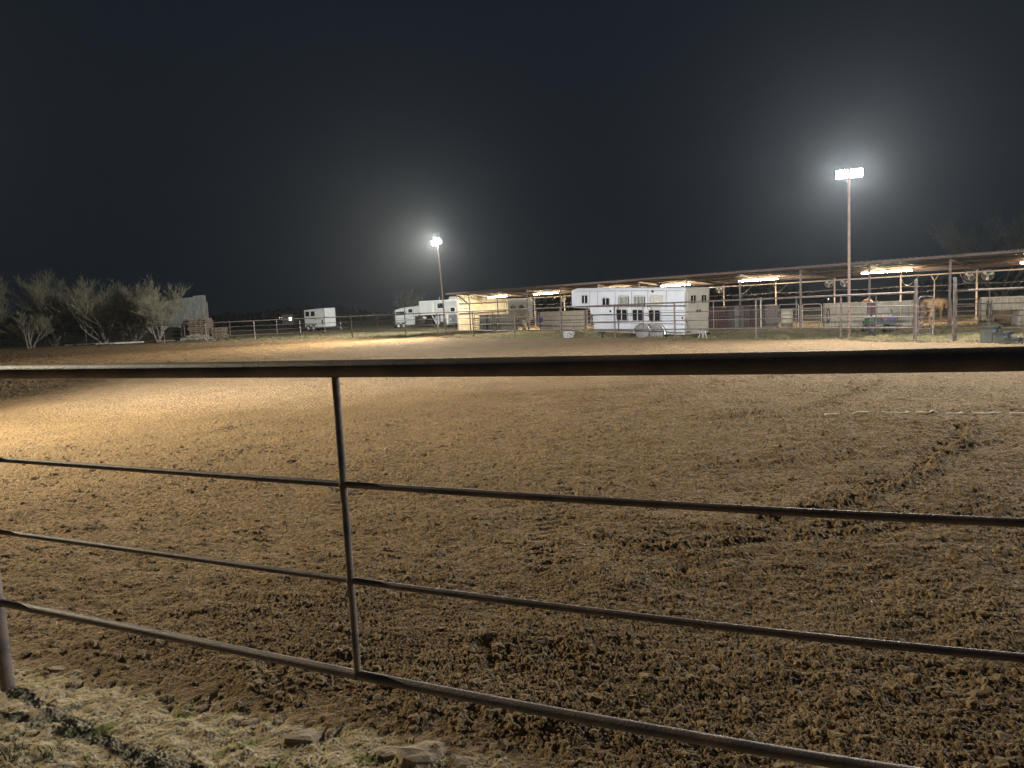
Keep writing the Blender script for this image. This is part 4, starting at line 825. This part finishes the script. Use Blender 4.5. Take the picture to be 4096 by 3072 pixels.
# far dark treeline
tl = MB(); g = random.Random(31)
for i in range(9000):
    a = g.uniform(-.75, .85); d = g.uniform(170, 200); hh = 2.5+2.2*math.sin(a*9)+1.6*math.sin(a*23+1)+g.random()*1.5; z = g.random()*max(1, hh); c = Vector((d*math.sin(a), d*math.cos(a), z)); s_ = g.uniform(.5, 1.3)
    u1 = Vector((g.gauss(0, 1), g.gauss(0, 1), g.gauss(0, 1))).normalized()*s_; u2 = Vector((g.gauss(0, 1), g.gauss(0, 1), g.gauss(0, 1))).normalized()*s_; tl.add([c-u1, c-u2, c+u1, c+u2], [(0, 1, 2, 3)])
tag(tl.build('treeline', M['brush']), 'unlit tree line along the dark horizon', 'trees', kind='stuff')
# a far house with a lit wall and yard bulbs
p = AT(1150, 1272, 160); hs = thing('far_house', 'tiny lit house far in the dark, left of the small trailer', 'house', (p.x-1.2, p.y, 0))
MB().box((1.2, 2, 1.1), (2.6, 4, 2.2)).build('wall', M['creamdoor'], hs); MB().prism([(-.5, 2.2), (2.9, 2.2), (1.2, 3.0)], 0, 4).build('roof', M['roof'], hs); MB().box((1.8, -.02, 1.2), (.6, .05, .7)).build('window', M['spark'], hs)
for (px, py, Y), lab in zip(((1119, 1271, 158), (1443, 1256, 170), (1127, 1271, 158), (3312, 1196, 80)), ('tiny yard light left of the far house', 'tiny yard light far right of the small white trailer', 'second tiny yard light touching the far house glow', 'small yard light seen through the barn by the fan pair')):
    p = AT(px, py, Y); o = thing('yard_light', lab, 'light', (p.x, p.y, 0), 0, 'distant yard lights'); MB().tube([(0, 0, 0), (0, 0, p.z)], .05, 6).build('post', M['pole'], o); MB().lathe([(0, -.09), (.08, 0), (0, .09)], (0, -.1, p.z), 10).build('bulb', M['spark'], o)
# ------------------------------------------------------------------ horses
def horse(label, loc, rz, s, coat, head=(1.42, 1.30), turn=0.0):
    t = thing('horse', label, 'horse', loc, rz)
    V = [(-.62, 0, 1.22), (-.30, 0, 1.16), (.10, 0, 1.12), (.48, 0, 1.16), (.74, .0, 1.22), (.98, turn*.1, 1.22), (1.20, turn*.25, 1.20), (1.34, turn*.4, 1.02), (head[0]-.04, turn*.55, head[1]), (-.80, 0, 1.22)]
    Rr = [.27, .26, .285, .27, .20, .15, .115, .095, .065, .15]; E_ = [(0, 1), (1, 2), (2, 3), (3, 4), (4, 5), (5, 6), (6, 7), (7, 8), (0, 9)]
    for sg in (-1, 1):
        k = len(V); V += [(-.66, sg*.15, 1.02), (-.50, sg*.17, .82), (-.76, sg*.15, .52), (-.70, sg*.15, .20), (-.66, sg*.15, .05)]; Rr += [.18, .12, .058, .042, .055]; E_ += [(0, k), (k, k+1), (k+1, k+2), (k+2, k+3), (k+3, k+4)]
        k = len(V); V += [(.50, sg*.15, .98), (.47, sg*.16, .78), (.50, sg*.15, .45), (.50, sg*.15, .17), (.53, sg*.15, .05)]; Rr += [.14, .085, .052, .038, .052]; E_ += [(3, k), (k, k+1), (k+1, k+2), (k+2, k+3), (k+3, k+4)]
        k = len(V); V += [(1.18, turn*.25+sg*.06, 1.29), (1.18, turn*.25+sg*.09, 1.38)]; Rr += [.03, .012]; E_ += [(6, k), (k, k+1)]
    me = bpy.data.meshes.new('body'); me.from_pydata([(x*s, y*s, z*s) for x, y, z in V], E_, []); me.materials.append(M[coat]); o = bpy.data.objects.new('body', me); link(o, t)
    sk = o.modifiers.new('skin', 'SKIN'); sv = me.skin_vertices[0].data
    for i, r_ in enumerate(Rr): sv[i].radius = (r_*s, r_*s)
    sv[0].use_root = True; sk.use_smooth_shade = True; sb = o.modifiers.new('sub', 'SUBSURF'); sb.levels = 2; sb.render_levels = 2
    g = random.Random(2); tm = MB()
    for i in range(14): y = g.uniform(-.035, .035); x = g.uniform(-.05, .0); tm.tube([((-.93+x)*s, y*s, 1.25*s), ((-1.02+x)*s, y*1.4*s, 1.0*s), ((-.99+x)*s, y*1.6*s, .6*s), ((-.97+x)*s, y*s, .38*s)], [.02*s, .024*s, .02*s, .006*s], 5)
    tm.build('tail', M['mane'], t); mn = MB()
    for i in range(16): f_ = i/15; x, z = .60+.58*f_, 1.42-.12*f_; mn.tube([(x*s, turn*.2*f_*s, z*s), ((x-.05)*s, (turn*.2*f_+.10)*s, (z-.08)*s), ((x-.06)*s, (turn*.2*f_+.13)*s, (z-.24)*s)], [.022*s, .024*s, .006*s], 5)
    mn.build('mane', M['mane'], t)
    for sg in (-1, 1):
        MB().lathe([(.0, -.01), (.062*s, 0), (.05*s, .08*s), (0, .09*s)], (-.64*s, sg*.15*s, 0), 12).build('hoof', M['hoof'], t); MB().lathe([(.0, -.01), (.06*s, 0), (.048*s, .08*s), (0, .09*s)], (.56*s, sg*.15*s, 0), 12).build('hoof', M['hoof'], t)
        MB().lathe([(0, -.014*s), (.016*s, 0), (0, .014*s)], (1.30*s, (turn*.34+sg*.085)*s, 1.10*s), 10).build('eye', M['glass'], t)
    return t
horse('palomino horse standing behind the pipe gate, hindquarters towards the arena', (17.25, 28.95, 0), R(38), .84, 'coat', (1.44, .84), -.1)
p = B(29.2, 1.2); horse('sorrel horse mostly hidden behind the weathered stall wall, only its back showing', (p.x, p.y, 0), R(62), .88, 'coat2', (1.44, .84), .3)
# ------------------------------------------------------------------ white line half buried in the arena dirt
g = random.Random(8); x, y = 4.12, 9.29; rp_ = MB(); pts = []
L = 0
while x < 6.6:
    n = g.randint(3, 6); seg = []
    for i in range(n): seg.append((x, y+g.gauss(0, .02), max(gz(x, y), .03)+.012)); x += .06; y -= .0165
    if len(seg) > 1 and g.random() < .85: rp_.tube(seg, .014, 6)
    x += g.uniform(.03, .12)
tag(rp_.build('buried_rope', M['rope']), 'broken white line of rope half buried in the dirt at right', 'rope')
# ------------------------------------------------------------------ night air
hz = MB(); hz.box((0, 60, 19), (300, 300, 42)); ho = hz.build('haze', bpy.data.materials.new('haze')); hm = ho.data.materials[0]; hm.use_nodes = True; n = hm.node_tree.nodes; n.clear()
pv = n.new('ShaderNodeVolumePrincipled'); out = n.new('ShaderNodeOutputMaterial'); hm.node_tree.links.new(pv.outputs[0], out.inputs['Volume']); pv.inputs['Density'].default_value = .00038; pv.inputs['Color'].default_value = (.80, .90, 1, 1); pv.inputs['Anisotropy'].default_value = .78
tag(ho, 'faint night haze glowing around the floodlights', 'haze', kind='stuff')
